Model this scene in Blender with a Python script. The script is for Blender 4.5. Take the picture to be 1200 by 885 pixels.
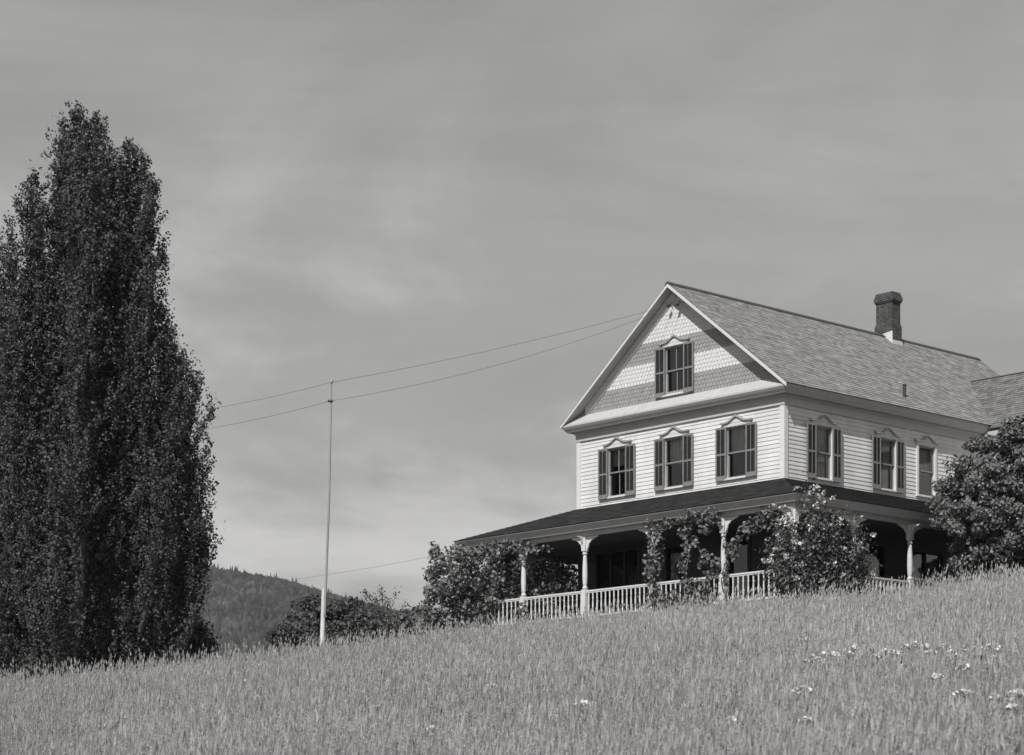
import bpy, math, random
import numpy as np
from mathutils import Vector, Matrix
R = math.radians
random.seed(7)
rng = np.random.default_rng(11)
for o in list(bpy.data.objects): bpy.data.objects.remove(o)
SC = bpy.context.scene
COL = SC.collection

# ------------------------------------------------------------------ camera
SW = 36.0
cam = bpy.data.cameras.new('camera')
cam.sensor_fit = 'HORIZONTAL'; cam.sensor_width = SW
cam.lens = 2555.0/1200.0*SW
cam.shift_y = (968.0-442.5)/1200.0          # view camera with a risen front: level, horizon below the frame
cam.clip_start = 0.5; cam.clip_end = 20000
cam.dof.use_dof = True; cam.dof.focus_distance = 60.0; cam.dof.aperture_fstop = 5.6
co = bpy.data.objects.new('camera', cam); COL.objects.link(co)
co.location = (0, 0, 0); co.rotation_euler = (R(90), 0, 0)
SC.camera = co

# ------------------------------------------------------------------ sun, sky, exposure
SUN_E = R(47.0)
LX, LY = 0.388, 0.9217                        # horizontal travel direction of the light
sd = bpy.data.lights.new('sun', 'SUN'); sd.energy = 4.3; sd.angle = R(0.53); sd.color = (1.0, 0.99, 0.98)
so = bpy.data.objects.new('sun', sd); COL.objects.link(so)
ld = Vector((LX*math.cos(SUN_E), LY*math.cos(SUN_E), -math.sin(SUN_E)))
so.rotation_euler = ld.to_track_quat('-Z', 'Y').to_euler(); so.location = (-30, -60, 60)
W = bpy.data.worlds.new('World'); SC.world = W; W.use_nodes = True
nt = W.node_tree; nt.nodes.clear()
def N(nt, t, **k):
    n = nt.nodes.new(t)
    for a, b in k.items(): setattr(n, a, b)
    return n
out = N(nt, 'ShaderNodeOutputWorld'); bg = N(nt, 'ShaderNodeBackground')
sky = N(nt, 'ShaderNodeTexSky', sky_type='NISHITA', sun_disc=False)
sky.sun_elevation = SUN_E; sky.sun_rotation = math.atan2(-LX, -LY) % (2*math.pi)
bw = N(nt, 'ShaderNodeRGBToBW')
tc = N(nt, 'ShaderNodeTexCoord')
SKY_STR = 0.1
PX, PYY, PZ = 5.2, 1.3, 0.1
def skynoise(sc, stretch, loc, lo, hi, det=7, rough=0.55, dist=0.6, roty=6):
    mp = N(nt, 'ShaderNodeMapping'); mp.inputs['Scale'].default_value = (1, 1, stretch); mp.inputs['Rotation'].default_value = (0, R(roty), 0); mp.inputs['Location'].default_value = loc
    n = N(nt, 'ShaderNodeTexNoise'); n.inputs['Scale'].default_value = sc; n.inputs['Detail'].default_value = det; n.inputs['Roughness'].default_value = rough; n.inputs['Distortion'].default_value = dist
    r = N(nt, 'ShaderNodeMapRange', interpolation_type='SMOOTHSTEP'); r.inputs['From Min'].default_value = lo; r.inputs['From Max'].default_value = hi
    nt.links.new(tc.outputs['Generated'], mp.inputs[0]); nt.links.new(mp.outputs[0], n.inputs['Vector']); nt.links.new(n.outputs[0], r.inputs[0]); return r.outputs[0]
def mad(a, k, c):
    m = N(nt, 'ShaderNodeMath', operation='MULTIPLY_ADD'); nt.links.new(a, m.inputs[0]); m.inputs[1].default_value = k
    if isinstance(c, float): m.inputs[2].default_value = c
    else: nt.links.new(c, m.inputs[2])
    return m.outputs[0]
veil = skynoise(2.2, 4.5, (0.3, 0.1, 0.2), 0.30, 0.70)             # broad thin veil
puff = skynoise(4.6, 2.2, (PX, PYY, PZ), 0.44, 0.66, 9, 0.58, 0.5)   # thicker clouds, stronger near the horizon
wisp = skynoise(7.0, 7.0, (0.2, 2.1, 0.9), 0.3, 0.75, 9, 0.6, 0.8, 10)  # fine streaks
sx = N(nt, 'ShaderNodeSeparateXYZ'); nt.links.new(tc.outputs['Generated'], sx.inputs[0])
hz = N(nt, 'ShaderNodeMapRange', interpolation_type='SMOOTHSTEP'); hz.inputs['From Min'].default_value = 0.40; hz.inputs['From Max'].default_value = 0.10; nt.links.new(sx.outputs[2], hz.inputs[0])
hp_ = N(nt, 'ShaderNodeMath', operation='MULTIPLY'); nt.links.new(hz.outputs[0], hp_.inputs[0]); nt.links.new(puff, hp_.inputs[1])
cl = mad(veil, 0.95, 2.35); cl = mad(wisp, 0.25, cl); cl = mad(hz.outputs[0], 0.35, cl); cl = mad(hp_.outputs[0], 2.9, cl)
mx = N(nt, 'ShaderNodeMix', data_type='FLOAT'); mx.inputs[0].default_value = 0.85
tint = N(nt, 'ShaderNodeMix', data_type='RGBA', blend_type='MULTIPLY'); tint.inputs[0].default_value = 1.0
tint.inputs[7].default_value = (1.0, 0.989, 0.982, 1)
L = nt.links.new
L(sky.outputs[0], bw.inputs[0]); L(bw.outputs[0], mx.inputs[2]); L(cl, mx.inputs[3])
L(mx.outputs[0], tint.inputs[6]); L(tint.outputs[2], bg.inputs[0]); bg.inputs[1].default_value = SKY_STR
L(bg.outputs[0], out.inputs[0])
SC.view_settings.view_transform = 'Standard'; SC.view_settings.look = 'None'
SC.view_settings.exposure = 0.14; SC.view_settings.gamma = 1.0; SC.view_settings.use_curve_mapping = False
SC.render.engine = 'CYCLES'
SC.render.resolution_x = 1024; SC.render.resolution_y = 755
SC.cycles.volume_bounces = 0

# ------------------------------------------------------------------ frames and projections
F = 2555.0; HY = 968.0; CX = 600.0
UA = math.atan(2356/F)
UU = np.array([-math.sin(UA), math.cos(UA)]); VV = np.array([math.cos(UA), math.sin(UA)])
HC = np.array([319/F*60, 60.0])
HZ = 5.4
def hw(u, v):                                # house plan position to world x, y
    p = HC+u*UU+v*VV; return float(p[0]), float(p[1])
def at(px, py, Y): return ((px-CX)/F*Y, Y, (HY-py)/F*Y)

# ------------------------------------------------------------------ materials (black and white film: greys)
WARM = (1.0, 0.989, 0.982)
def g(v): return (v*WARM[0], v*WARM[1], v*WARM[2], 1)
def newmat(name):
    m = bpy.data.materials.new(name); m.use_nodes = True
    nt = m.node_tree; b = nt.nodes['Principled BSDF']; return m, nt, b
def paint(name, v, var=0.12, rough=0.6, scale=3.0, streak=(1, 1, 1), spec=0.3, bump=0.0):
    m, nt, b = newmat(name)
    tc = N(nt, 'ShaderNodeTexCoord'); mp = N(nt, 'ShaderNodeMapping'); mp.inputs['Scale'].default_value = streak
    n = N(nt, 'ShaderNodeTexNoise'); n.inputs['Scale'].default_value = scale; n.inputs['Detail'].default_value = 8; n.inputs['Roughness'].default_value = 0.65
    r = N(nt, 'ShaderNodeValToRGB'); r.color_ramp.elements[0].position = 0.3; r.color_ramp.elements[1].position = 0.7
    r.color_ramp.elements[0].color = g(v*(1-var)); r.color_ramp.elements[1].color = g(v*(1+var*0.6))
    L = nt.links.new
    L(tc.outputs['Object'], mp.inputs[0]); L(mp.outputs[0], n.inputs['Vector']); L(n.outputs[0], r.inputs[0]); L(r.outputs[0], b.inputs['Base Color'])
    b.inputs['Roughness'].default_value = rough; b.inputs['Specular IOR Level'].default_value = spec
    if bump:
        bp = N(nt, 'ShaderNodeBump'); bp.inputs['Distance'].default_value = bump; L(n.outputs[0], bp.inputs['Height']); L(bp.outputs[0], b.inputs['Normal'])
    return m
def leafmat(name, v, var=0.35, rough=0.5, spec=0.4, trans=0.0, low=0.0, lows=0.4):
    m, nt, b = newmat(name); L = nt.links.new
    ge = N(nt, 'ShaderNodeNewGeometry'); r = N(nt, 'ShaderNodeMapRange')
    r.inputs['To Min'].default_value = v*(1-var); r.inputs['To Max'].default_value = v*(1+var)
    L(ge.outputs['Random Per Island'], r.inputs[0])
    val = r.outputs[0]
    if low:
        n = N(nt, 'ShaderNodeTexNoise'); n.inputs['Scale'].default_value = lows; n.inputs['Detail'].default_value = 3
        tc = N(nt, 'ShaderNodeTexCoord'); L(tc.outputs['Object'], n.inputs['Vector'])
        r2 = N(nt, 'ShaderNodeMapRange'); r2.inputs['From Min'].default_value = 0.3; r2.inputs['From Max'].default_value = 0.7
        r2.inputs['To Min'].default_value = 1-low; r2.inputs['To Max'].default_value = 1+low; L(n.outputs[0], r2.inputs[0])
        mu = N(nt, 'ShaderNodeMath', operation='MULTIPLY'); L(val, mu.inputs[0]); L(r2.outputs[0], mu.inputs[1]); val = mu.outputs[0]
    cb = N(nt, 'ShaderNodeCombineColor')
    for i in range(3):
        k = N(nt, 'ShaderNodeMath', operation='MULTIPLY'); k.inputs[1].default_value = WARM[i]; L(val, k.inputs[0]); L(k.outputs[0], cb.inputs[i])
    L(cb.outputs[0], b.inputs['Base Color']); b.inputs['Roughness'].default_value = rough; b.inputs['Specular IOR Level'].default_value = spec
    if trans:
        t = N(nt, 'ShaderNodeBsdfTranslucent'); L(cb.outputs[0], t.inputs[0]); ms = N(nt, 'ShaderNodeMixShader'); ms.inputs[0].default_value = trans
        o = nt.nodes['Material Output']; L(b.outputs[0], ms.inputs[1]); L(t.outputs[0], ms.inputs[2]); L(ms.outputs[0], o.inputs[0])
    return m
def board_mat(name, v):
    m = paint(name, v, 0.16, 0.6, 1.3, (1, 1, 0.35)); nt = m.node_tree; b = nt.nodes['Principled BSDF']; L = nt.links.new
    ge = N(nt, 'ShaderNodeNewGeometry'); r = N(nt, 'ShaderNodeMapRange'); r.inputs['To Min'].default_value = 0.93; r.inputs['To Max'].default_value = 1.04; L(ge.outputs['Random Per Island'], r.inputs[0])
    n = N(nt, 'ShaderNodeTexNoise'); n.inputs['Scale'].default_value = 9; n.inputs['Detail'].default_value = 8; n.inputs['Roughness'].default_value = 0.75
    mp = N(nt, 'ShaderNodeMapping'); mp.inputs['Scale'].default_value = (0.35, 0.35, 3); tc = N(nt, 'ShaderNodeTexCoord'); L(tc.outputs['Object'], mp.inputs[0]); L(mp.outputs[0], n.inputs['Vector'])
    r2 = N(nt, 'ShaderNodeMapRange'); r2.inputs['From Min'].default_value = 0.56; r2.inputs['From Max'].default_value = 0.78; r2.inputs['To Min'].default_value = 1.0; r2.inputs['To Max'].default_value = 0.72; L(n.outputs[0], r2.inputs[0])
    mu = N(nt, 'ShaderNodeMath', operation='MULTIPLY'); L(r.outputs[0], mu.inputs[0]); L(r2.outputs[0], mu.inputs[1])
    src = b.inputs['Base Color'].links[0].from_socket; sc = N(nt, 'ShaderNodeVectorMath', operation='SCALE'); L(src, sc.inputs[0]); L(mu.outputs[0], sc.inputs['Scale']); L(sc.outputs[0], b.inputs['Base Color'])
    return m
def shingle_mat(name, v, var, w=0.16, h=0.14, streak=0.35):
    m, nt, b = newmat(name); L = nt.links.new
    uv = N(nt, 'ShaderNodeUVMap')
    br = N(nt, 'ShaderNodeTexBrick'); br.inputs['Scale'].default_value = 1.0; br.inputs['Brick Width'].default_value = w; br.inputs['Row Height'].default_value = h
    br.inputs['Mortar Size'].default_value = 0.004; br.inputs['Mortar Smooth'].default_value = 0.3; br.inputs['Bias'].default_value = 0.0
    br.inputs['Color1'].default_value = g(v*(1-var)); br.inputs['Color2'].default_value = g(v*(1+var)); br.inputs['Mortar'].default_value = g(v*0.45)
    L(uv.outputs[0], br.inputs['Vector'])
    mp = N(nt, 'ShaderNodeMapping'); mp.inputs['Scale'].default_value = (0.9, 3.5, 1); mp.inputs['Rotation'].default_value = (0, 0, R(12)); L(uv.outputs[0], mp.inputs[0])
    n = N(nt, 'ShaderNodeTexNoise'); n.inputs['Scale'].default_value = 1.6; n.inputs['Detail'].default_value = 9; n.inputs['Roughness'].default_value = 0.72; L(mp.outputs[0], n.inputs['Vector'])
    r = N(nt, 'ShaderNodeMapRange'); r.inputs['From Min'].default_value = 0.3; r.inputs['From Max'].default_value = 0.7
    r.inputs['To Min'].default_value = 1-streak; r.inputs['To Max'].default_value = 1+streak; L(n.outputs[0], r.inputs[0])
    mx = N(nt, 'ShaderNodeVectorMath', operation='SCALE'); L(br.outputs[0], mx.inputs[0]); L(r.outputs[0], mx.inputs['Scale'])
    L(mx.outputs[0], b.inputs['Base Color']); b.inputs['Roughness'].default_value = 0.85; b.inputs['Specular IOR Level'].default_value = 0.2
    bp = N(nt, 'ShaderNodeBump'); bp.inputs['Distance'].default_value = 0.02; bp.inputs['Strength'].default_value = 0.45
    ad = N(nt, 'ShaderNodeMath', operation='ADD'); L(br.outputs['Fac'], ad.inputs[0]); ad.inputs[1].default_value = 0
    iv = N(nt, 'ShaderNodeMath', operation='MULTIPLY_ADD'); iv.inputs[1].default_value = -1.0; L(ad.outputs[0], iv.inputs[0]); L(n.outputs[0], iv.inputs[2])
    L(iv.outputs[0], bp.inputs['Height']); L(bp.outputs[0], b.inputs['Normal'])
    return m
def glass_mat(name, refl=0.35):
    m, nt, b = newmat(name); L = nt.links.new
    o = nt.nodes['Material Output']; nt.nodes.remove(b)
    t = N(nt, 'ShaderNodeBsdfTransparent'); t.inputs[0].default_value = (0.8, 0.8, 0.79, 1)
    gl = N(nt, 'ShaderNodeBsdfGlossy'); gl.inputs['Roughness'].default_value = 0.03
    fr = N(nt, 'ShaderNodeFresnel'); fr.inputs[0].default_value = 1.6
    mu = N(nt, 'ShaderNodeMath', operation='MULTIPLY_ADD'); mu.inputs[1].default_value = 1.0; mu.inputs[2].default_value = refl*0.15; L(fr.outputs[0], mu.inputs[0])
    n = N(nt, 'ShaderNodeTexNoise'); n.inputs['Scale'].default_value = 2.5; bp = N(nt, 'ShaderNodeBump'); bp.inputs['Distance'].default_value = 0.01; bp.inputs['Strength'].default_value = 0.3
    tc = N(nt, 'ShaderNodeTexCoord'); L(tc.outputs['Object'], n.inputs['Vector']); L(n.outputs[0], bp.inputs['Height']); L(bp.outputs[0], gl.inputs['Normal'])
    ms = N(nt, 'ShaderNodeMixShader'); L(mu.outputs[0], ms.inputs[0]); L(t.outputs[0], ms.inputs[1]); L(gl.outputs[0], ms.inputs[2]); L(ms.outputs[0], o.inputs[0])
    return m
M = dict(
    white=paint('white_paint', 0.66, 0.10, 0.55, 1.6, (1, 1, 5)),
    board=board_mat('clapboard_paint', 0.68),
    trim=paint('trim_paint', 0.62, 0.08, 0.5, 4),
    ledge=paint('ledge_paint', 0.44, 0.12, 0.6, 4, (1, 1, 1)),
    gray=paint('grey_paint', 0.34, 0.15, 0.6, 5),
    gshin=paint('grey_gable_shingle', 0.30, 0.2, 0.7, 6),
    wshin=paint('white_gable_shingle', 0.63, 0.1, 0.65, 6),
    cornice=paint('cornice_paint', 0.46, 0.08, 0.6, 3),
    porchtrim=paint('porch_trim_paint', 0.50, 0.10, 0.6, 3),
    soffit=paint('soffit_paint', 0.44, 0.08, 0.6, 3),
    lowwall=paint('lower_wall_dark', 0.06, 0.15, 0.7, 3),  # lower walls, much darker than the clapboards above
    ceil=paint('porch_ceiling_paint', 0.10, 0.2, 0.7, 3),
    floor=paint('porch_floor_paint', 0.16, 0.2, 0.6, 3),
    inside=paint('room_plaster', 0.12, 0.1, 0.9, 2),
    shutter=paint('shutter_paint', 0.21, 0.2, 0.55, 7, (1, 1, 1)),
    slat=paint('shutter_slat_shade', 0.032, 0.25, 0.6, 9),  # shade between open louvres is put into the slat colour
    sash=paint('sash_paint', 0.22, 0.15, 0.5, 6),
    curtain=paint('curtain_cloth', 0.62, 0.25, 0.9, 9, (4, 4, 0.3)),
    roof=shingle_mat('roof_shingle', 0.235, 0.22, streak=0.45),
    wroof=shingle_mat('wing_roof_shingle', 0.15, 0.26, streak=0.42),
    proof=shingle_mat('porch_roof_shingle', 0.045, 0.5, w=0.2, h=0.15, streak=0.8),
    ridge=paint('ridge_board', 0.07, 0.2, 0.7, 5),
    brickc=None,
    flash=paint('tin_flashing', 0.62, 0.1, 0.4, 6),
    glass=glass_mat('window_glass'),
    iron=paint('dark_iron', 0.05, 0.2, 0.5, 8),
    polewood=paint('weathered_pole', 0.30, 0.25, 0.8, 10, (1, 1, 0.2)),
    polepaint=paint('white_post_paint', 0.62, 0.25, 0.7, 12, (1, 1, 0.3)),
    wire=paint('wire_metal', 0.13, 0.1, 0.5, 8),
    porcelain=paint('porcelain', 0.3, 0.1, 0.3, 8),
    bark=paint('bark', 0.07, 0.4, 0.9, 7, (1, 1, 0.3), bump=0.02),
    barkpale=paint('pale_bark', 0.13, 0.4, 0.9, 7, (1, 1, 0.3), bump=0.02),
    poplar=leafmat('poplar_leaf', 0.088, 0.45, 0.6, 0.25, 0.2, 0.3, 0.8),
    maple=leafmat('lilac_leaf', 0.14, 0.45, 0.5, 0.45, 0.15, 0.1, 0.8),
    vine=leafmat('vine_leaf', 0.135, 0.55, 0.5, 0.5, 0.15, 0.2, 1.2),
    bush=leafmat('bush_leaf', 0.095, 0.5, 0.5, 0.45, 0.15, 0.2, 1.2),
    dark=leafmat('brush_leaf', 0.06, 0.5, 0.55, 0.4, 0.12, 0.3, 0.4),
    blossom=leafmat('white_blossom', 0.62, 0.25, 0.7, 0.2, 0.2),
    yarrow=leafmat('white_umbel', 0.66, 0.2, 0.8, 0.2, 0.1),
    grass=leafmat('hay_grass', 0.34, 0.55, 0.75, 0.15, 0.30, 0.34, 0.5),
    seed=leafmat('hay_seed_head', 0.40, 0.35, 0.85, 0.1, 0.25, 0.15, 0.35),
    forest=leafmat('forest_crown', 0.036, 0.55, 0.9, 0.1, 0.0, 0.6, 0.03),
)
def brick_mat():
    m, nt, b = newmat('chimney_brick'); L = nt.links.new
    tc = N(nt, 'ShaderNodeTexCoord'); sp = N(nt, 'ShaderNodeSeparateXYZ'); L(tc.outputs['Object'], sp.inputs[0])
    ad = N(nt, 'ShaderNodeMath', operation='ADD'); L(sp.outputs[0], ad.inputs[0]); L(sp.outputs[1], ad.inputs[1])
    cb = N(nt, 'ShaderNodeCombineXYZ'); L(ad.outputs[0], cb.inputs[0]); L(sp.outputs[2], cb.inputs[1])
    br = N(nt, 'ShaderNodeTexBrick'); br.inputs['Scale'].default_value = 1; br.inputs['Brick Width'].default_value = 0.21; br.inputs['Row Height'].default_value = 0.07
    br.inputs['Mortar Size'].default_value = 0.009
    br.inputs['Color1'].default_value = g(0.03); br.inputs['Color2'].default_value = g(0.065); br.inputs['Mortar'].default_value = g(0.12)
    L(cb.outputs[0], br.inputs['Vector'])
    n = N(nt, 'ShaderNodeTexNoise'); n.inputs['Scale'].default_value = 6; n.inputs['Detail'].default_value = 6; L(tc.outputs['Object'], n.inputs['Vector'])
    r = N(nt, 'ShaderNodeMapRange'); r.inputs['From Min'].default_value = 0.3; r.inputs['From Max'].default_value = 0.7; r.inputs['To Min'].default_value = 0.6; r.inputs['To Max'].default_value = 1.4; L(n.outputs[0], r.inputs[0])
    mx = N(nt, 'ShaderNodeVectorMath', operation='SCALE'); L(br.outputs[0], mx.inputs[0]); L(r.outputs[0], mx.inputs['Scale']); L(mx.outputs[0], b.inputs['Base Color'])
    b.inputs['Roughness'].default_value = 0.9
    bp = N(nt, 'ShaderNodeBump'); bp.inputs['Distance'].default_value = 0.015; iv = N(nt, 'ShaderNodeMath', operation='MULTIPLY'); iv.inputs[1].default_value = -1; L(br.outputs['Fac'], iv.inputs[0]); L(iv.outputs[0], bp.inputs['Height']); L(bp.outputs[0], b.inputs['Normal'])
    return m
M['brick'] = brick_mat()

# ------------------------------------------------------------------ mesh builder
class MB:
    def __init__(s, f=None): s.v = []; s.f = []; s.mi = []; s.uv = []; s.m = 0; s.T = f or (lambda a, b, c: (a, b, c))
    def face(s, pts, uv=None):
        i = len(s.v); s.v += [s.T(*p) for p in pts]; s.f.append(tuple(range(i, i+len(pts)))); s.mi.append(s.m)
        s.uv += uv if uv else [(0, 0)]*len(pts)
    def box(s, a0, a1, b0, b1, c0, c1):
        p = [(a, b, c) for a in (a0, a1) for b in (b0, b1) for c in (c0, c1)]
        i = len(s.v); s.v += [s.T(*q) for q in p]
        for f in ((0, 1, 3, 2), (4, 6, 7, 5), (0, 4, 5, 1), (2, 3, 7, 6), (0, 2, 6, 4), (1, 5, 7, 3)):
            s.f.append(tuple(i+k for k in f)); s.mi.append(s.m); s.uv += [(0, 0)]*4
    def prism(s, poly, d0, d1):                # poly in first two coordinates, extruded over the third
        n = len(poly); i = len(s.v)
        s.v += [s.T(a, b, d0) for a, b in poly]+[s.T(a, b, d1) for a, b in poly]
        s.f.append(tuple(range(i, i+n))); s.f.append(tuple(range(i+2*n-1, i+n-1, -1))); s.mi += [s.m]*2; s.uv += [(0, 0)]*(2*n)
        for k in range(n):
            j = (k+1) % n; s.f.append((i+k, i+j, i+n+j, i+n+k)); s.mi.append(s.m); s.uv += [(0, 0)]*4
    def band(s, line, th, d0, d1):             # a moulding of height th under a polyline
        for (a, b), (c, e) in zip(line[:-1], line[1:]): s.prism([(a, b), (c, e), (c, e-th), (a, b-th)], d0, d1)
    def lathe(s, prof, cx=0, cy=0, seg=10):
        i = len(s.v)
        for r, z in prof:
            for k in range(seg): s.v.append(s.T(cx+r*math.cos(2*math.pi*k/seg), cy+r*math.sin(2*math.pi*k/seg), z))
        for j in range(len(prof)-1):
            for k in range(seg):
                k2 = (k+1) % seg; s.f.append((i+j*seg+k, i+j*seg+k2, i+(j+1)*seg+k2, i+(j+1)*seg+k)); s.mi.append(s.m); s.uv += [(0, 0)]*4
    def tube(s, pts, rad, seg=6):
        pts = [Vector(p) for p in pts]; i = len(s.v); n = len(pts)
        for j, p in enumerate(pts):
            d = (pts[min(j+1, n-1)]-pts[max(j-1, 0)]).normalized()
            a = d.orthogonal().normalized() if abs(d.z) > 0.9 else d.cross(Vector((0, 0, 1))).normalized()
            if abs(d.z) > 0.9: a = d.cross(Vector((0, 1, 0))).normalized()
            b = d.cross(a); r = rad[j] if hasattr(rad, '__len__') else rad
            for k in range(seg):
                q = p+a*(r*math.cos(2*math.pi*k/seg))+b*(r*math.sin(2*math.pi*k/seg)); s.v.append(s.T(*q))
        for j in range(n-1):
            for k in range(seg):
                k2 = (k+1) % seg; s.f.append((i+j*seg+k, i+j*seg+k2, i+(j+1)*seg+k2, i+(j+1)*seg+k)); s.mi.append(s.m); s.uv += [(0, 0)]*4
    def mesh(s, name, mats, smooth=False):
        me = bpy.data.meshes.new(name); me.from_pydata(s.v, [], s.f)
        for m in (mats if isinstance(mats, (list, tuple)) else [mats]): me.materials.append(m)
        me.polygons.foreach_set('material_index', s.mi)
        ul = me.uv_layers.new(name='UVMap'); ul.data.foreach_set('uv', np.array(s.uv, dtype=np.float32).ravel())
        if smooth: me.polygons.foreach_set('use_smooth', [True]*len(s.f))
        me.update(); return me
    def build(s, name, mats, parent=None, smooth=False, loc=None):
        o = bpy.data.objects.new(name, s.mesh(name, mats, smooth)); COL.objects.link(o)
        if parent: o.parent = parent
        if loc: o.location = loc
        return o
def link(name, me, parent=None, loc=None, rz=0):
    o = bpy.data.objects.new(name, me); COL.objects.link(o)
    if parent: o.parent = parent
    if loc: o.location = loc
    o.rotation_euler.z = rz
    return o
def empty(name, loc, rz=0):
    o = bpy.data.objects.new(name, None); COL.objects.link(o); o.location = loc; o.rotation_euler.z = rz; o.empty_display_size = 0.3; return o
def tag(o, label=None, cat=None, group=None, kind=None):
    if label: o['label'] = label
    if cat: o['category'] = cat
    if group: o['group'] = group
    if kind: o['kind'] = kind
    return o
def fastmesh(name, verts, faces_n, mat, parent=None, mats=None, mi=None, loc=None):
    """verts (N,3); every face uses consecutive verts; faces_n = list of (count, verts per face) runs, or int"""
    verts = np.asarray(verts, dtype=np.float32); nv = len(verts)
    me = bpy.data.meshes.new(name); me.vertices.add(nv); me.vertices.foreach_set('co', verts.ravel())
    k = faces_n; nf = nv//k
    me.loops.add(nv); me.loops.foreach_set('vertex_index', np.arange(nv, dtype=np.int32))
    me.polygons.add(nf); me.polygons.foreach_set('loop_start', np.arange(0, nv, k, dtype=np.int32))
    for m in (mats or [mat]): me.materials.append(m)
    if mi is not None: me.polygons.foreach_set('material_index', np.asarray(mi, dtype=np.int32))
    me.update(calc_edges=True); me.validate()
    o = bpy.data.objects.new(name, me); COL.objects.link(o)
    if parent: o.parent = parent
    if loc: o.location = loc
    return o
def idxmesh(name, verts, loops, starts, mats, mi=None, parent=None):
    me = bpy.data.meshes.new(name); me.vertices.add(len(verts)); me.vertices.foreach_set('co', np.asarray(verts, dtype=np.float32).ravel())
    me.loops.add(len(loops)); me.loops.foreach_set('vertex_index', np.asarray(loops, dtype=np.int32))
    me.polygons.add(len(starts)); me.polygons.foreach_set('loop_start', np.asarray(starts, dtype=np.int32))
    for m in mats: me.materials.append(m)
    if mi is not None: me.polygons.foreach_set('material_index', np.asarray(mi, dtype=np.int32))
    me.update(calc_edges=True)
    o = bpy.data.objects.new(name, me); COL.objects.link(o)
    if parent: o.parent = parent
    return o

# ------------------------------------------------------------------ terrain
def sst(x, a, b):
    t = np.clip((x-a)/(b-a), 0, 1); return t*t*(3-2*t)
def ground_z(X, Y):
    X = np.asarray(X, dtype=float); Y = np.asarray(Y, dtype=float)
    yc = 60.0+7.0*sst(X, -9, 1)
    k = 5.0
    over = k*np.logaddexp(0, (Y-yc-3)/k)       # how far past the crest
    z = -1.75+0.110*(Y-over)+0.0985*np.clip(X, -60, 30)
    fall = 0.16*(1-sst(X, -4, 2))+0.035*sst(X, -4, 2)
    z = z-fall*np.minimum(over, 160)
    z = z-0.20*np.exp(-((X-9.3)/2.6)**2-((Y-56.3)/3.2)**2)
    z += 0.09*np.sin(X*0.55+1.2)*np.sin(Y*0.31+0.4)+0.05*np.sin(X*1.3+Y*0.9)
    z = np.where(Y < 0, -1.75+0.0985*np.clip(X, -60, 30)+0.03*Y, z)
    return np.maximum(z, -22.0)
def make_ground():
    xs = np.unique(np.concatenate([np.linspace(-40, 40, 81), np.sign(np.linspace(-1, 1, 41))*(40+6000*np.abs(np.linspace(-1, 1, 41))**3)]))
    ys = np.unique(np.concatenate([np.linspace(-20, 130, 126), -20-np.array([30, 120, 500, 2500]), 130+np.array([20, 50, 100, 200, 400, 800, 1500, 3000, 6000])]))
    X, Y = np.meshgrid(xs, ys); Z = ground_z(X, Y)
    nx, ny = len(xs), len(ys); v = np.stack([X.ravel(), Y.ravel(), Z.ravel()], 1)
    i = (np.arange(ny-1)[:, None]*nx+np.arange(nx-1)[None]).ravel()
    loops = np.stack([i, i+1, i+nx+1, i+nx], 1).ravel()
    o = idxmesh('ground', v, loops, np.arange(0, len(loops), 4), [paint('meadow_soil', 0.13, 0.5, 0.95, 0.8)])
    o.data.polygons.foreach_set('use_smooth', [True]*len(i)); tag(o, kind='structure')
make_ground()

# ------------------------------------------------------------------ farmhouse
HL = empty('farmhouse', (HC[0], HC[1], HZ), math.atan2(-UU[1], -UU[0]))
tag(HL, 'white two-storey farmhouse with clapboard walls, banded shingle gable and wraparound porch on the hill', 'house')
def T_front(a, z, d): return (-a, -d, z-HZ)
def T_side(a, z, d): return (d, a, z-HZ)
def T_left(a, z, d): return (-8.1-d, a, z-HZ)
def T_back(a, z, d): return (-a, 14.45+d, z-HZ)
def T_h(u, v, z): return (-u, v, z-HZ)
WD = 8.1; DEPTH = 14.45; Z0 = 5.95
def split_board(p, r, z):
    k = math.sin(z*91.7)*43758.5; k -= math.floor(k); L_ = 3.6; c = k*L_; cuts = [c+L_*i for i in range(-1, 8)]
    e = [p]+[x for x in cuts if p+0.02 < x < r-0.02]+[r]; return [(a+(0.0015 if a != p else 0), b) for a, b in zip(e[:-1], e[1:])]
def clap(mb, a0, a1, z0, z1, ops, h=0.116, t=0.014):
    z = z0
    while z < z1-1e-4:
        zt = min(z+h, z1)
        cuts = sorted({z, zt}|{c for o in ops for c in (o[2], o[3]) if z < c < zt})
        for s0, s1 in zip(cuts[:-1], cuts[1:]):
            zm = (s0+s1)/2; iv = [(a0, a1)]
            for o in ops:
                if o[2] < zm < o[3]:
                    iv = [q for (p, r) in iv for q in ((p, min(r, o[0])), (max(p, o[1]), r)) if q[1]-q[0] > 1e-4]
            d0 = t*(1-(s0-z)/h); d1 = t*(1-(s1-z)/h)
            for p, r in [q for p, r in iv for q in split_board(p, r, z)]:
                mb.face([(p, s0, d0), (r, s0, d0), (r, s1, d1), (p, s1, d1)])
                if s0 == z: mb.face([(p, s0, 0), (r, s0, 0), (r, s0, d0), (p, s0, d0)])
        z = zt
OW = 0.40   # half width of a window opening
WZ0, WZ1 = 9.80, 11.22
front_w = [6.40, 4.09, 1.70]
side_w = [1.64, 4.55, 6.43]
fo = [(c-OW, c+OW, WZ0, WZ1) for c in front_w]
so_ = [(c-OW, c+OW, WZ0-0.06, WZ1-0.03) for c in side_w]
mb = MB(T_front); clap(mb, 0, WD, 9.40, 11.65, fo); mb.T = T_side; clap(mb, 0, DEPTH, 9.40, 11.65, so_)
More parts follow.
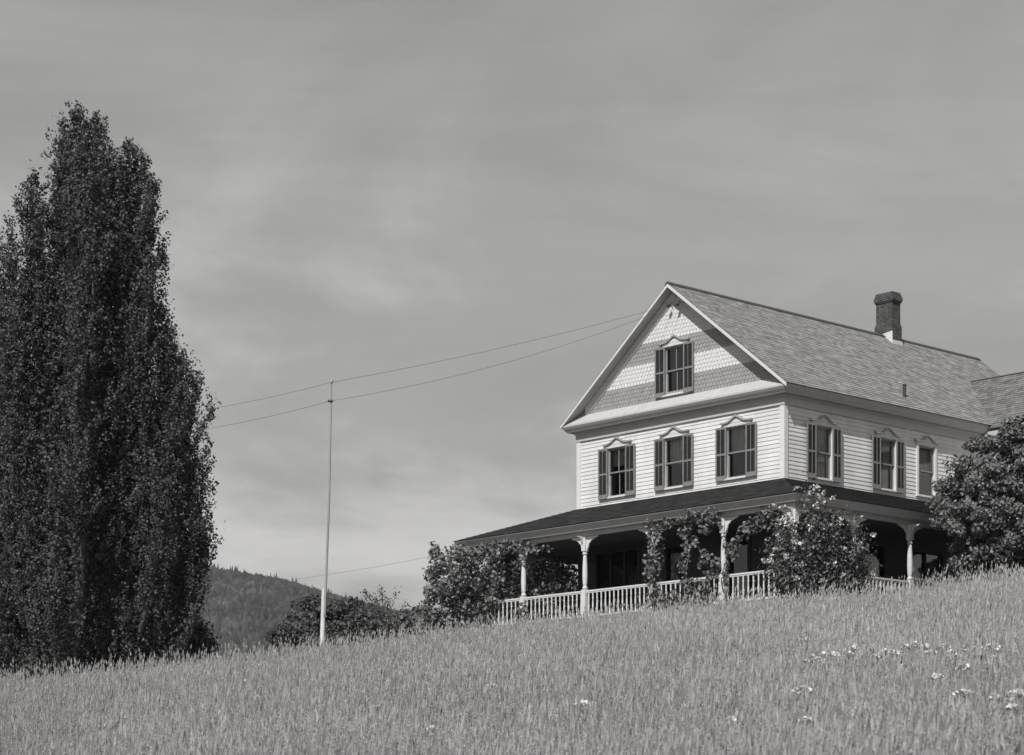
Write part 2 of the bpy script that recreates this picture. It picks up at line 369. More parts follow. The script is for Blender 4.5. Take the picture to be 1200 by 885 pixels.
mb.T = T_left; clap(mb, 0, DEPTH, 9.40, 11.65, []); mb.T = T_back; clap(mb, 0, WD, 9.40, 14.0, [])
mb.build('upper_wall', M['board'], HL)
# lower walls under the porch, with door and window openings
def uf(x):                                      # wall coordinate on the front for a photo column
    r = np.array([(x-CX)/F, 1.0]); t = (HC@VV)/(r@VV); return float((r*t-HC)@UU)
lo_f = [(uf(748), uf(700), Z0+0.05, 8.12), (uf(802), uf(782), Z0+0.6, 8.05), (uf(877), uf(856), Z0+0.05, 8.05)]
lo_s = [(0.9, 2.4, Z0+0.3, 8.05), (3.4, 4.4, Z0+0.05, 8.05), (5.6, 7.2, Z0+0.5, 8.05)]
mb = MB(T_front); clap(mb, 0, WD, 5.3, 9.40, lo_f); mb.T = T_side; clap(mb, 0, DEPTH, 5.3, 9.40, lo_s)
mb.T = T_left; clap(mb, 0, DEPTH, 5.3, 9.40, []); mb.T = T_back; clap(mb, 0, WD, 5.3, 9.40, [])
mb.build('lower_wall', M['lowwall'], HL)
mb = MB(T_h); mb.box(0.06, 8.04, 0.06, 14.4, 9.0, 9.15); mb.box(0.06, 8.04, 0.06, 14.4, 5.6, 5.75); mb.box(0.06, 8.04, 0.06, 14.4, 11.9, 12.0)
mb.box(0.06, 8.0, 3.4, 3.5, 5.75, 9.0); mb.box(3.2, 3.3, 0.2, 14, 9.15, 11.9); mb.box(0.06, 8.0, 3.6, 3.7, 9.15, 11.9)
mb.build('interior', M['inside'], HL)
# corner boards: L-shaped, one per corner
for u_, v_, su, sv in ((0, 0, 1, 1), (WD, 0, -1, 1), (0, DEPTH, 1, -1)):
    L_ = [(-0.034, -0.034), (0.13, -0.034), (0.13, -0.003), (-0.003, -0.003), (-0.003, 0.13), (-0.034, 0.13)]
    mb = MB(T_h); mb.T = lambda a, b, c: T_h(u_+su*a, v_+sv*b, c); mb.prism(L_, 9.42, 11.66)
    mb.build('corner_board', M['white'], HL)
# frieze and cornice
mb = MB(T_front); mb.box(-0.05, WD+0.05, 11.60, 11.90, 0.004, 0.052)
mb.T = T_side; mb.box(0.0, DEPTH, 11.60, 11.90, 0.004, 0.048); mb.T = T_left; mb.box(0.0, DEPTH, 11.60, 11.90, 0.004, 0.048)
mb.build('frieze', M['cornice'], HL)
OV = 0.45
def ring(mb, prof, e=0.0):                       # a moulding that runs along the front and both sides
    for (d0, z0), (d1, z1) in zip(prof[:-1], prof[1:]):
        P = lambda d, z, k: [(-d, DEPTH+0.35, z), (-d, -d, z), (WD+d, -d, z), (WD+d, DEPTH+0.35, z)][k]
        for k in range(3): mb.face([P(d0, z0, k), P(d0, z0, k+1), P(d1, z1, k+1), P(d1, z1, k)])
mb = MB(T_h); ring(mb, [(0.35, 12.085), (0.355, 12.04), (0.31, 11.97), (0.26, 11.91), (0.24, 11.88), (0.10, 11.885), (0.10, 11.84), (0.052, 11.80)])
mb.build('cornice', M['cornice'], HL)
# roof: pitch and planes
SL = 0.79; RZ = 15.62; RU = 4.05
def rz(u, off=0.0): return RZ-SL*abs(u-RU)+off
def courses(mb, L0, L1, R0, R1, h=0.14, t=0.010):
    L0, L1, R0, R1 = map(Vector, (L0, L1, R0, R1))
    n = (R0-L0).cross(L1-L0).normalized()
    if n.z < 0: n = -n
    ln = ((L1+R1)/2-(L0+R0)/2); along = (R0-L0).normalized(); up = (ln-along*ln.dot(along)); H = up.length; up.normalize()
    k = max(1, round(H/h))
    def uv(p): return ((p-L0).dot(along), (p-L0).dot(up))
    for j in range(k):
        a, b = j/k, (j+1)/k
        p = [L0.lerp(L1, a), R0.lerp(R1, a), R0.lerp(R1, b), L0.lerp(L1, b)]
        q = [p[0]+n*t, p[1]+n*t, p[2]+n*0.001, p[3]+n*0.001]
        mb.face([tuple(x) for x in q], [uv(x) for x in p])
        mb.face([tuple(p[0]), tuple(p[1]), tuple(q[1]), tuple(q[0])], [uv(p[0]), uv(p[1]), uv(p[1]), uv(p[0])])
V0, V1 = -0.37, 14.80
mb = MB(T_h)
courses(mb, (-0.40, V0, rz(-0.40)), (RU, V0, RZ), (-0.40, V1, rz(-0.40)), (RU, V1, RZ))
courses(mb, (8.50, V0, rz(8.50)), (RU, V0, RZ), (8.50, V1, rz(8.50)), (RU, V1, RZ))
roof = mb.build('roof', M['roof'], HL)
mb = MB(T_h)
# wing roof: ridge runs towards -u at v = 11.8
WV = 11.8; WRZ = 14.17; WE = 9.05
courses(mb, (2.6, WE, WRZ-SL*(WV-WE)), (2.6, WV, WRZ), (-6.5, WE, WRZ-SL*(WV-WE)), (-6.5, WV, WRZ))
courses(mb, (2.6, 2*WV-WE, WRZ-SL*(WV-WE)), (2.6, WV, WRZ), (-6.5, 2*WV-WE, WRZ-SL*(WV-WE)), (-6.5, WV, WRZ))
wing = mb.build('wing_roof', M['wroof'], HL)
mb = MB(T_h); mb.tube([T for T in [(2.24, WV, WRZ+0.01), (-6.5, WV, WRZ+0.01)]], 0.035, 6); mb.tube([(2.24, WV, WRZ+0.01), (-0.38, WE+0.05, WRZ-SL*(WV-WE)+0.05)], 0.03, 6)
mb.build('ridge_cap', M['ridge'], wing)
mb = MB(T_h)
def slab(mb, u0, u1, v0, v1, off0, off1):
    p = []
    for off in (off0, off1): p += [(u0, v0, rz(u0, off)), (u1, v0, rz(u1, off)), (u1, v1, rz(u1, off)), (u0, v1, rz(u0, off))]
    i = len(mb.v); mb.v += [mb.T(*q) for q in p]
    for f in ((0, 1, 2, 3), (7, 6, 5, 4), (0, 4, 5, 1), (1, 5, 6, 2), (2, 6, 7, 3), (3, 7, 4, 0)): mb.f.append(tuple(i+k for k in f)); mb.mi.append(mb.m); mb.uv += [(0, 0)]*4
slab(mb, -0.36, RU, -0.355, V1-0.02, -0.012, -0.09); slab(mb, RU, 8.46, -0.355, V1-0.02, -0.012, -0.09)
mb.T = lambda u, v, z: T_h(u, v, z)
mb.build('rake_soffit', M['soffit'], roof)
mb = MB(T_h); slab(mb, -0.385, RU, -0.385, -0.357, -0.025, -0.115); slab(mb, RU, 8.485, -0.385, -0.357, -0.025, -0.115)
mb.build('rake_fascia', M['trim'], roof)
mb = MB(T_h); slab(mb, 0.2, RU, -0.05, -0.004, -0.102, -0.24); slab(mb, RU, 7.75, -0.05, -0.004, -0.102, -0.40)
mb.build('rake_board', M['white'], HL)
mb = MB(T_h); slab(mb, RU-0.10, RU, V0-0.01, V1, 0.05, 0.022); slab(mb, RU, RU+0.10, V0-0.01, V1, 0.05, 0.022)
mb.build('ridge_cap', M['ridge'], roof)
mb = MB(T_h)                                      # wing walls and eave
mb.box(-6.2, 0.0, WE+0.42, WE+0.5, 5.3, 11.9); mb.build('wing_wall', M['white'], HL)
mb = MB(T_h); mb.box(-6.5, -0.05, WE+0.03, WE+0.4, 11.78, 11.92); mb.build('wing_cornice', M['cornice'], HL)
# white pent ledge at the foot of the gable
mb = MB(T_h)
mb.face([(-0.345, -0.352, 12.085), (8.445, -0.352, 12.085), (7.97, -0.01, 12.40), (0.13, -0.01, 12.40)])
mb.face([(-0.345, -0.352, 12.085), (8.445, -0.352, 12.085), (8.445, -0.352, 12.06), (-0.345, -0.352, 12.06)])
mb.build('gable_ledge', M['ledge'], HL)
# scalloped gable shingles in light and dark bands
GW = (RU+0.02-0.40, RU+0.02+0.40, 12.50, 13.86)
mb = MB(T_front); h = 0.1155; wsh = 0.125; row = 0; z = 12.375
while z < 15.45:
    zc = z-12.375; mb.m = 1 if (zc < 0.56 or 1.13 < zc < 1.69) else 0
    half = (RZ-0.11-z)/SL; k0 = math.ceil((RU-half)/wsh-0.5)-1; k1 = math.floor((RU+half)/wsh)+1
    for k in range(k0, k1+1):
        a = k*wsh+(wsh/2 if row % 2 else 0)
        if z+0.06 > rz(a, -0.11): continue
        if GW[0]-0.04 < a < GW[1]+0.04 and GW[2]-0.05 < z+0.03 < GW[3]+0.02: continue
        jz = random.uniform(-0.004, 0.004); w = wsh/2-0.004; top = min(z+h*1.75, rz(a, -0.11)); d = 0.027
        def dd(zz): return 0.006+(d-0.006)*max(0, 1-(zz-z)/(h*1.9))
        pts = [(a-w, top), (a-w, z+0.045)]+[(a+w*math.cos(t), z+0.045-0.045*math.sin(t)+jz) for t in (math.pi*0.8, math.pi*0.5, math.pi*0.2)]+[(a+w, z+0.045), (a+w, top)]
        mb.face([(p, q, dd(q)) for p, q in pts])
        for (p, q), (p2, q2) in zip(pts[1:-2], pts[2:-1]): mb.face([(p, q, dd(q)), (p2, q2, dd(q2)), (p2, q2, dd(q2)-0.016), (p, q, dd(q)-0.016)])
    z += h; row += 1
mb.build('gable_shingles', [M['wshin'], M['gshin']], HL)
# chimney
CA, CB, CV = 0.32, 0.21, 9.9
mb = MB(T_h)
def sq(e, z0, z1): mb.box(RU-CA-e, RU+CA+e, CV-CB-e, CV+CB+e, z0, z1)
sq(0.035, 15.2, 15.94); sq(0.018, 15.94, 16.0); sq(0, 16.0, 16.68); sq(0.03, 16.68, 16.73); sq(0.055, 16.73, 16.86); sq(0.03, 16.86, 16.93); 
mb.box(RU-CA-0.01, RU+CA+0.01, CV-CB-0.01, CV-CB+0.1, 16.93, 17.0); mb.box(RU-CA-0.01, RU+CA+0.01, CV+CB-0.1, CV+CB+0.01, 16.93, 17.0)
mb.box(RU-CA-0.01, RU-CA+0.1, CV-CB+0.1, CV+CB-0.1, 16.93, 17.003); mb.box(RU+CA-0.1, RU+CA+0.01, CV-CB+0.1, CV+CB-0.1, 16.93, 16.985)
ch = mb.build('chimney', M['brick'], roof)
mb = MB(T_h)
mb.face([(RU-CA-0.045, CV-CB-0.045, 15.30), (RU+0.02, CV-CB-0.045, 15.60), (RU+0.02, CV-CB-0.045, 15.69), (RU-CA-0.045, CV-CB-0.045, 15.74)])
mb.box(RU-CA-0.055, RU-CA-0.037, CV-CB-0.05, CV+CB+0.05, 15.25, 15.45)
mb.build('flashing', M['flash'], ch)
mb = MB(T_h); mb.lathe([(0.05, 12.4), (0.05, 12.93), (0.06, 12.93), (0.06, 12.97), (0.03, 12.97)], 0.23, 5.7, 10); mb.build('vent_pipe', M['iron'], roof)

# windows
def shutter_mesh(w, h):
    mb = MB(lambda a, z, d: (a, -d, z)); s = 0.045
    mb.m = 0
    mb.box(0, s, 0, h, 0, 0.032); mb.box(w-s, w, 0, h, 0, 0.032)
    mb.box(s, w-s, 0, 0.13, 0, 0.031); mb.box(s, w-s, h*0.47, h*0.47+0.055, 0, 0.031); mb.box(s, w-s, h-0.06, h, 0, 0.031)
    mb.box(w/2-0.007, w/2+0.007, 0.13, h*0.47, 0.028, 0.04); mb.box(w/2-0.007, w/2+0.007, h*0.47+0.055, h-0.06, 0.028, 0.04)
    mb.m = 1
    for z0, z1 in ((0.13, h*0.47), (h*0.47+0.055, h-0.06)):
        z = z0+0.012
        while z < z1-0.012:
            mb.face([(s, z, 0.026), (w-s, z, 0.026), (w-s, z+0.036, 0.003), (s, z+0.036, 0.003)]); z += 0.034
    return mb.mesh('shutter', [M['shutter'], M['slat']])
SHUT = {}
def window(T, ac, z0, z1, shutters=True, muntin=False, hood=True, tw=OW, curt=0.5, flip=1, label=None):
    a0, a1 = ac-tw, ac+tw
    f = MB(T)
    cw = 0.085
    f.box(a0-cw, a0, z0-0.02, z1+0.02, 0.004, 0.05); f.box(a1, a1+cw, z0-0.02, z1+0.02, 0.004, 0.05)
    f.box(a0-cw-0.01, a1+cw+0.01, z1+0.02, z1+0.13, 0.003, 0.054)
    f.box(a0-0.008, a0, z0, z1, -0.12, 0.004); f.box(a1, a1+0.008, z0, z1, -0.12, 0.004); f.box(a0, a1, z1, z1+0.02, -0.12, 0.004)
    win = f.build('window', M['trim'], HL)
    if label: win['label'] = label
    s = MB(T); s.box(a0-cw-0.03, a1+cw+0.03, z0-0.055, z0-0.02, 0.0, 0.085); s.box(a0, a1, z0-0.02, z0, -0.12, 0.06); s.build('sill', M['trim'], win)
    s = MB(T); zm = (z0+z1)/2
    for (q0, q1, d) in ((z0, zm+0.02, -0.085), (zm-0.02, z1, -0.05)):
        s.box(a0, a0+0.045, q0, q1, d, d+0.03); s.box(a1-0.045, a1, q0, q1, d, d+0.03)
        s.box(a0+0.045, a1-0.045, q0, q0+0.045, d, d+0.029); s.box(a0+0.045, a1-0.045, q1-0.045, q1, d, d+0.029)
        if muntin: s.box(ac-0.014, ac+0.014, q0+0.045, q1-0.045, d+0.003, d+0.027)
    s.build('sash', M['sash'], win)
    p = MB(T)
    if T is T_front: a0, a1 = a1, a0
    p.face([(a0, z0, -0.07), (a1, z0, -0.07), (a1, zm, -0.07), (a0, zm, -0.07)]); p.face([(a0, zm, -0.04), (a1, zm, -0.04), (a1, z1, -0.04), (a0, z1, -0.04)]); p.build('pane', M['glass'], win)
    a0, a1 = ac-tw, ac+tw
    c = MB(T)
    if curt:                                       # a gathered curtain inside
        n = 44; zb = z1-(z1-z0)*curt; gap = 0.08 if curt > 0.6 else 0.0
        for k in range(n):
            t0, t1 = k/n, (k+1)/n
            x0 = a0-0.02+(a1-a0+0.04)*t0; x1 = a0-0.02+(a1-a0+0.04)*t1
            dz0 = -0.2+0.022*math.sin(t0*38+ac); dz1 = -0.2+0.022*math.sin(t1*38+ac)
            if gap and abs((x0+x1)/2-ac) < gap*tw*2: continue
            c.face([(x0, zb, dz0), (x1, zb, dz1), (x1, z1+0.03, dz1), (x0, z1+0.03, dz0)])
        c.build('curtain', M['curtain'], win)
    if hood:
        hb = MB(T); hw_ = 0.58; zz = z1+0.115
        line = [(-hw_, 0), (-hw_+0.14, 0.0), (-0.30, 0.02), (-0.2, 0.06), (-0.1, 0.125), (0, 0.165), (0.1, 0.125), (0.2, 0.06), (0.30, 0.02), (hw_-0.14, 0), (hw_, 0)]
        line = [(ac+p, zz+0.045+q) for p, q in line]
        hb.m = 1; hb.band(line, 0.05, 0.02, 0.105)
        hb.m = 0; poly = [(ac-0.5, zz-0.0)]+[(ac+(p-ac), q-0.05) for p, q in line if abs(p-ac) < 0.5]+[(ac+0.5, zz-0.0)]
        hb.prism(poly, 0.02, 0.058)
        hb.build('hood', [M['trim'], M['gray']], win)
    if shutters:
        w = 0.385; hh = z1-z0+0.08
        if 's' not in SHUT or abs(SHUT['h']-hh) > 0.005: SHUT['s'] = shutter_mesh(w, hh); SHUT['h'] = hh
        for k, a in enumerate((a0-w+0.03, a1-0.03)):
            ang = random.uniform(-0.03, 0.03)
            base = T(a, z0-0.05, 0.075)
            o = link('shutter', SHUT['s'], win, base, 0)
            if T is T_front: o.location = T(a+w, z0-0.05, 0.062); o.rotation_euler.z = ang
            else: o.location = T(a, z0-0.05, 0.062); o.rotation_euler.z = R(90)+ang
    return win
window(T_front, front_w[0], WZ0, WZ1, muntin=True, curt=0.35)
window(T_front, front_w[1], WZ0, WZ1, curt=0.52)
window(T_front, front_w[2], WZ0, WZ1, curt=0.5)
window(T_front, RU+0.02, GW[2], GW[3], muntin=True, curt=0)
for i, c in enumerate(side_w): window(T_side, c, WZ0-0.06, WZ1-0.03, shutters=i < 2, curt=(0.95, 0.95, 0.55)[i])
def porch_window(T, o, n):
    a0, a1, z0, z1 = o
    f = MB(T); f.box(a0-0.1, a0, z0, z1, 0.003, 0.05); f.box(a1, a1+0.1, z0, z1, 0.003, 0.05); f.box(a0-0.1, a1+0.1, z1, z1+0.12, 0.004, 0.055)
    for k in range(1, n): f.box(a0+(a1-a0)*k/n-0.03, a0+(a1-a0)*k/n+0.03, z0, z1, -0.06, 0.02)
    w = f.build('porch_window', M['slat'], HL)
    if T is T_front: a0, a1 = a1, a0
    p = MB(T); p.face([(a0, z0, -0.05), (a1, z0, -0.05), (a1, z1, -0.05), (a0, z1, -0.05)]); p.build('pane', M['glass'], w)
for o, n in zip(lo_f, (3, 1, 1)): porch_window(T_front, o, n)
for o, n in zip(lo_s, (2, 1, 2)): porch_window(T_side, o, n)

# ------------------------------------------------------------------ porch
PE = 2.68; PP = 2.30; EZ = 8.62; PW = 9.58; VE = 9.0
mb = MB(T_h)
e0 = (-PE, -PE); e1 = (WD+PE, -PE)
courses(mb, (-PE, -PE, EZ), (0, 0, PW), (WD+PE, -PE, EZ), (WD, 0, PW), 0.15, 0.014)
courses(mb, (-PE, VE, EZ), (0, VE, PW), (-PE, -PE, EZ), (0, 0, PW), 0.15, 0.014)
courses(mb, (WD+PE, VE, EZ), (WD, VE, PW), (WD+PE, -PE, EZ), (WD, 0, PW), 0.15, 0.014)
pr = mb.build('porch_roof', M['proof'], HL)
def pring(mb, prof):
    for (d0, z0), (d1, z1) in zip(prof[:-1], prof[1:]):
        P = lambda d, z, k: [(-d, VE, z), (-d, -d, z), (WD+d, -d, z), (WD+d, VE, z)][k]
        for k in range(3): mb.face([P(d0, z0, k), P(d0, z0, k+1), P(d1, z1, k+1), P(d1, z1, k)])
mb = MB(T_h); pring(mb, [(PE-0.02, EZ-0.012), (PE-0.022, EZ-0.03), (PE-0.06, EZ-0.07), (PE-0.15, EZ-0.18), (PE-0.16, EZ-0.20), (PP+0.10, EZ-0.19)])
mb.build('porch_fascia', M['porchtrim'], pr)
mb = MB(T_h); pring(mb, [(PP+0.10, EZ-0.191), (PP+0.06, 8.40), (PP+0.06, 8.29), (PP-0.06, 8.29), (PP-0.06, 8.45)])
mb.build('porch_beam', M['porchtrim'], HL)
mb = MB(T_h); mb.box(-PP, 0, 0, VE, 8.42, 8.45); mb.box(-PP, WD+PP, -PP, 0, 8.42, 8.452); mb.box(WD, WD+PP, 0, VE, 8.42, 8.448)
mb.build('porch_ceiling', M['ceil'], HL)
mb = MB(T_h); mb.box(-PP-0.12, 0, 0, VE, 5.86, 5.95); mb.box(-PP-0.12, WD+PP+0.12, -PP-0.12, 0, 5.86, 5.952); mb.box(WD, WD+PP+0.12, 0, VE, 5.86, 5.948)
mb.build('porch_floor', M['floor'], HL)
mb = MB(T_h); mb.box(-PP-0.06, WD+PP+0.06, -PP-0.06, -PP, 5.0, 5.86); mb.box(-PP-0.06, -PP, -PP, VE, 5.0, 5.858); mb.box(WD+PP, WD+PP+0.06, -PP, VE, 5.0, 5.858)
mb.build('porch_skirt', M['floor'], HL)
# post: turned shaft between square blocks
mb = MB(); q = 0.075
mb.box(-q, q, -q, q, 0, 0.82); mb.box(-q-0.015, q+0.015, -q-0.015, q+0.015, 0, 0.12)
mb.lathe([(0.05, 0.82), (0.078, 0.85), (0.078, 0.88), (0.052, 0.91), (0.066, 0.98), (0.078, 1.18), (0.074, 1.45), (0.056, 1.75), (0.05, 1.80), (0.075, 1.83), (0.075, 1.86), (0.055, 1.88), (0.07, 1.92)], seg=12)
mb.box(-q, q, -q, q, 1.92, 2.34)
POST = mb.mesh('porch_post', M['trim'])
mb = MB(lambda a, z, d: (a, d, z))              # scroll bracket, springs from the block towards +x
arc = [(0.0, -0.46)]+[(0.02+0.36*(1-math.cos(t)), -0.42+0.36*math.sin(t)) for t in np.linspace(0.05, math.pi/2, 9)]+[(0.44, -0.045), (0.47, 0.0), (0, 0)]
rag = []
for k, (a, z) in enumerate(arc):
    rag.append((a, z))
    if 1 < k < 9: rag.append((a+0.022, z-0.028 if k % 2 else z-0.006))
mb.prism(rag, -0.016, 0.016)
BRK = mb.mesh('bracket', M['trim'])
mb = MB(); mb.box(-0.017, 0.017, -0.017, 0.017, 0, 0.66)
mb = MB(); mb.lathe([(0.024, 0), (0.024, 0.10), (0.016, 0.12), (0.026, 0.2), (0.027, 0.3), (0.018, 0.46), (0.026, 0.5), (0.016, 0.52), (0.024, 0.55), (0.024, 0.66)], seg=8)
BAL = mb.mesh('baluster', M['trim'], True)
posts = [(u, -PP) for u in (10.4, 8.05, 5.47, 2.80, 0.17)]+[(-PP, -PP)]+[(-PP, v) for v in (0.15, 2.60, 5.05, 7.5)]+[(10.4, 0.3), (10.4, 3.0)]
for u, v in posts:
    p = link('porch_post', POST, HL, T_h(u, v, Z0))
    ax = []
    if v == -PP: ax += [0, math.pi] if -PP < u < 10.4 else ([math.pi] if u < 0 else [0])
    if u in (-PP, 10.4): ax += [math.pi/2]+([-math.pi/2] if v > -PP else [])
    ax.append(-math.pi/2 if v == -PP else 0)     # the small one that carries the eave
    for k, r_ in enumerate(ax):
        b = link('bracket', BRK, p, (0.075*math.cos(r_), 0.075*math.sin(r_), 2.335), r_)
        if k == len(ax)-1 and not (u == 10.4 and v > -PP): b.scale = (0.55, 1, 0.55)
def rail(p0, p1, n):
    (u0, v0), (u1, v1) = p0, p1
    Lh = math.hypot(u1-u0, v1-v0); ang = math.atan2(v1-v0, -(u1-u0))
    mb = MB(); mb.box(0.07, Lh-0.07, -0.035, 0.035, 0.745, 0.79); mb.box(0.07, Lh-0.07, -0.022, 0.022, 0.71, 0.744); mb.box(0.07, Lh-0.07, -0.028, 0.028, 0.03, 0.085)
    r_ = mb.build('porch_railing', M['trim'], HL, loc=T_h(u0, v0, Z0)); r_.rotation_euler.z = ang
    for k in range(n):
        link('baluster', BAL, r_, (0.07+(Lh-0.14)*(k+0.5)/n, 0, 0.07))
for a, b, n in (((10.4, -PP), (8.05, -PP), 12), ((8.05, -PP), (5.47, -PP), 14), ((5.47, -PP), (2.80, -PP), 15), ((2.80, -PP), (0.17, -PP), 14), ((0.17, -PP), (-PP, -PP), 13), ((-PP, -PP), (-PP, 0.15), 13), ((-PP, 0.15), (-PP, 2.6), 14)):
    rail(a, b, n)

# ------------------------------------------------------------------ leaves
def leaves(name, P, size, mat, parent=None, nrm=None, bias=0.6, up=0.35, asp=0.62, mats=None, mi=None, svar=0.35):
    n = len(P); P = np.asarray(P)
    a = rng.normal(size=(n, 3))
    if nrm is not None: a += nrm*bias*2
    a[:, 2] += up*2; a /= np.linalg.norm(a, axis=1)[:, None]
    r = rng.normal(size=(n, 3)); t = np.cross(a, r); t /= np.linalg.norm(t, axis=1)[:, None]; b = np.cross(a, t)
    s = (size*(1+svar*rng.uniform(-1, 1, n)))[:, None]
    l = t*s*0.5; w = b*s*0.5*asp; c = a*s*0.12
    V = np.stack([P-l+c, P-w-l*0.1-c*0.5, P+l+c*0.3, P+w-l*0.1-c*0.5], 1).reshape(-1, 3)
    return fastmesh(name, V, 4, mat, parent, mats=mats, mi=mi)
def lump(n, seed):                              # direction dependent radius factor
    r_ = np.random.default_rng(seed); D = r_.normal(size=(n, 3)); return D/np.linalg.norm(D, axis=1)[:, None], r_.uniform(-1, 1, n)
def crown_pts(c, rad, ncl, per, clr, seed=0, shell=0.5, rough=0.25, zmin=-1.0, squash=0.7):
    c = np.array(c); rad = np.array(rad); d = rng.normal(size=(ncl*3, 3)); d /= np.linalg.norm(d, axis=1)[:, None]
    d = d[d[:, 2] > zmin][:ncl]; ncl = len(d)
    LD, LA = lump(26, seed); f = 1+rough*np.sum(LA[None]*np.exp(-((1-d@LD.T)/0.12)), axis=1)
    rr = (shell+(1-shell)*rng.random(ncl)**0.6)*np.clip(f, 0.5, 1.35)
    cc = c+d*rad*rr[:, None]
    off = rng.normal(size=(ncl, per, 3)); off /= np.linalg.norm(off, axis=2)[:, :, None]; off = off*rng.random((ncl, per, 1))**0.4*1.55*clr*np.array([1, 1, squash])*rng.uniform(0.6, 1.35, (ncl, 1, 1))
    P = (cc[:, None]+off).reshape(-1, 3); nn = off/np.linalg.norm(off, axis=2)[:, :, None]
    nn = (nn*0.7+d[:, None]*0.5).reshape(-1, 3)
    return P, nn, cc
def limbs(name, base, trunk_top, ends, r0, mat, parent, seg=6, sag=0.15, r1=0.012):
    mb = MB(); b = Vector(base); t = Vector(trunk_top)
    mb.tube([b, b.lerp(t, 0.33)+Vector((0.03, 0.02, 0)), b.lerp(t, 0.66)+Vector((-0.03, 0.0, 0)), t], [r0, r0*0.85, r0*0.72, r0*0.5], 8)
    for e in ends:
        e = Vector(e); s = b.lerp(t, random.uniform(0.55, 1.0)) ; L_ = (e-s).length
        m1 = s.lerp(e, 0.35)+Vector((random.uniform(-1, 1), random.uniform(-1, 1), random.uniform(0, 1)))*L_*0.09
        m2 = s.lerp(e, 0.7)+Vector((random.uniform(-1, 1), random.uniform(-1, 1), random.uniform(0, 1)))*L_*0.08
        mb.tube([s, m1, m2, e], [r0*0.38, r0*0.27, r0*0.15, r1], 5)
    return mb.build(name, mat, parent, True)
def tree(name, label, cat, base, h_tr, c, rad, ncl, per, clr, size, mat, seed, group=None, shell=0.45, rough=0.25, r0=0.12, zmin=-1.0, up=0.35, nl=26, asp=0.62):
    bz = float(ground_z(base[0], base[1]))-0.1
    t = empty(name, (base[0], base[1], bz)); tag(t, label, cat, group)
    org = np.array([base[0], base[1], bz])
    P, nn, cc = crown_pts(np.array(c)-org, rad, ncl, per, clr, seed, shell, rough, zmin)
    k = P[:, 2] > 0.1; P, nn = P[k], nn[k]
    limbs('trunk', (0, 0, 0), (0.1, 0, h_tr), cc[::max(1, len(cc)//nl)], r0, M['bark'], t)
    leaves('crown', P, size, mat, t, nn, up=up, asp=asp)
    return t

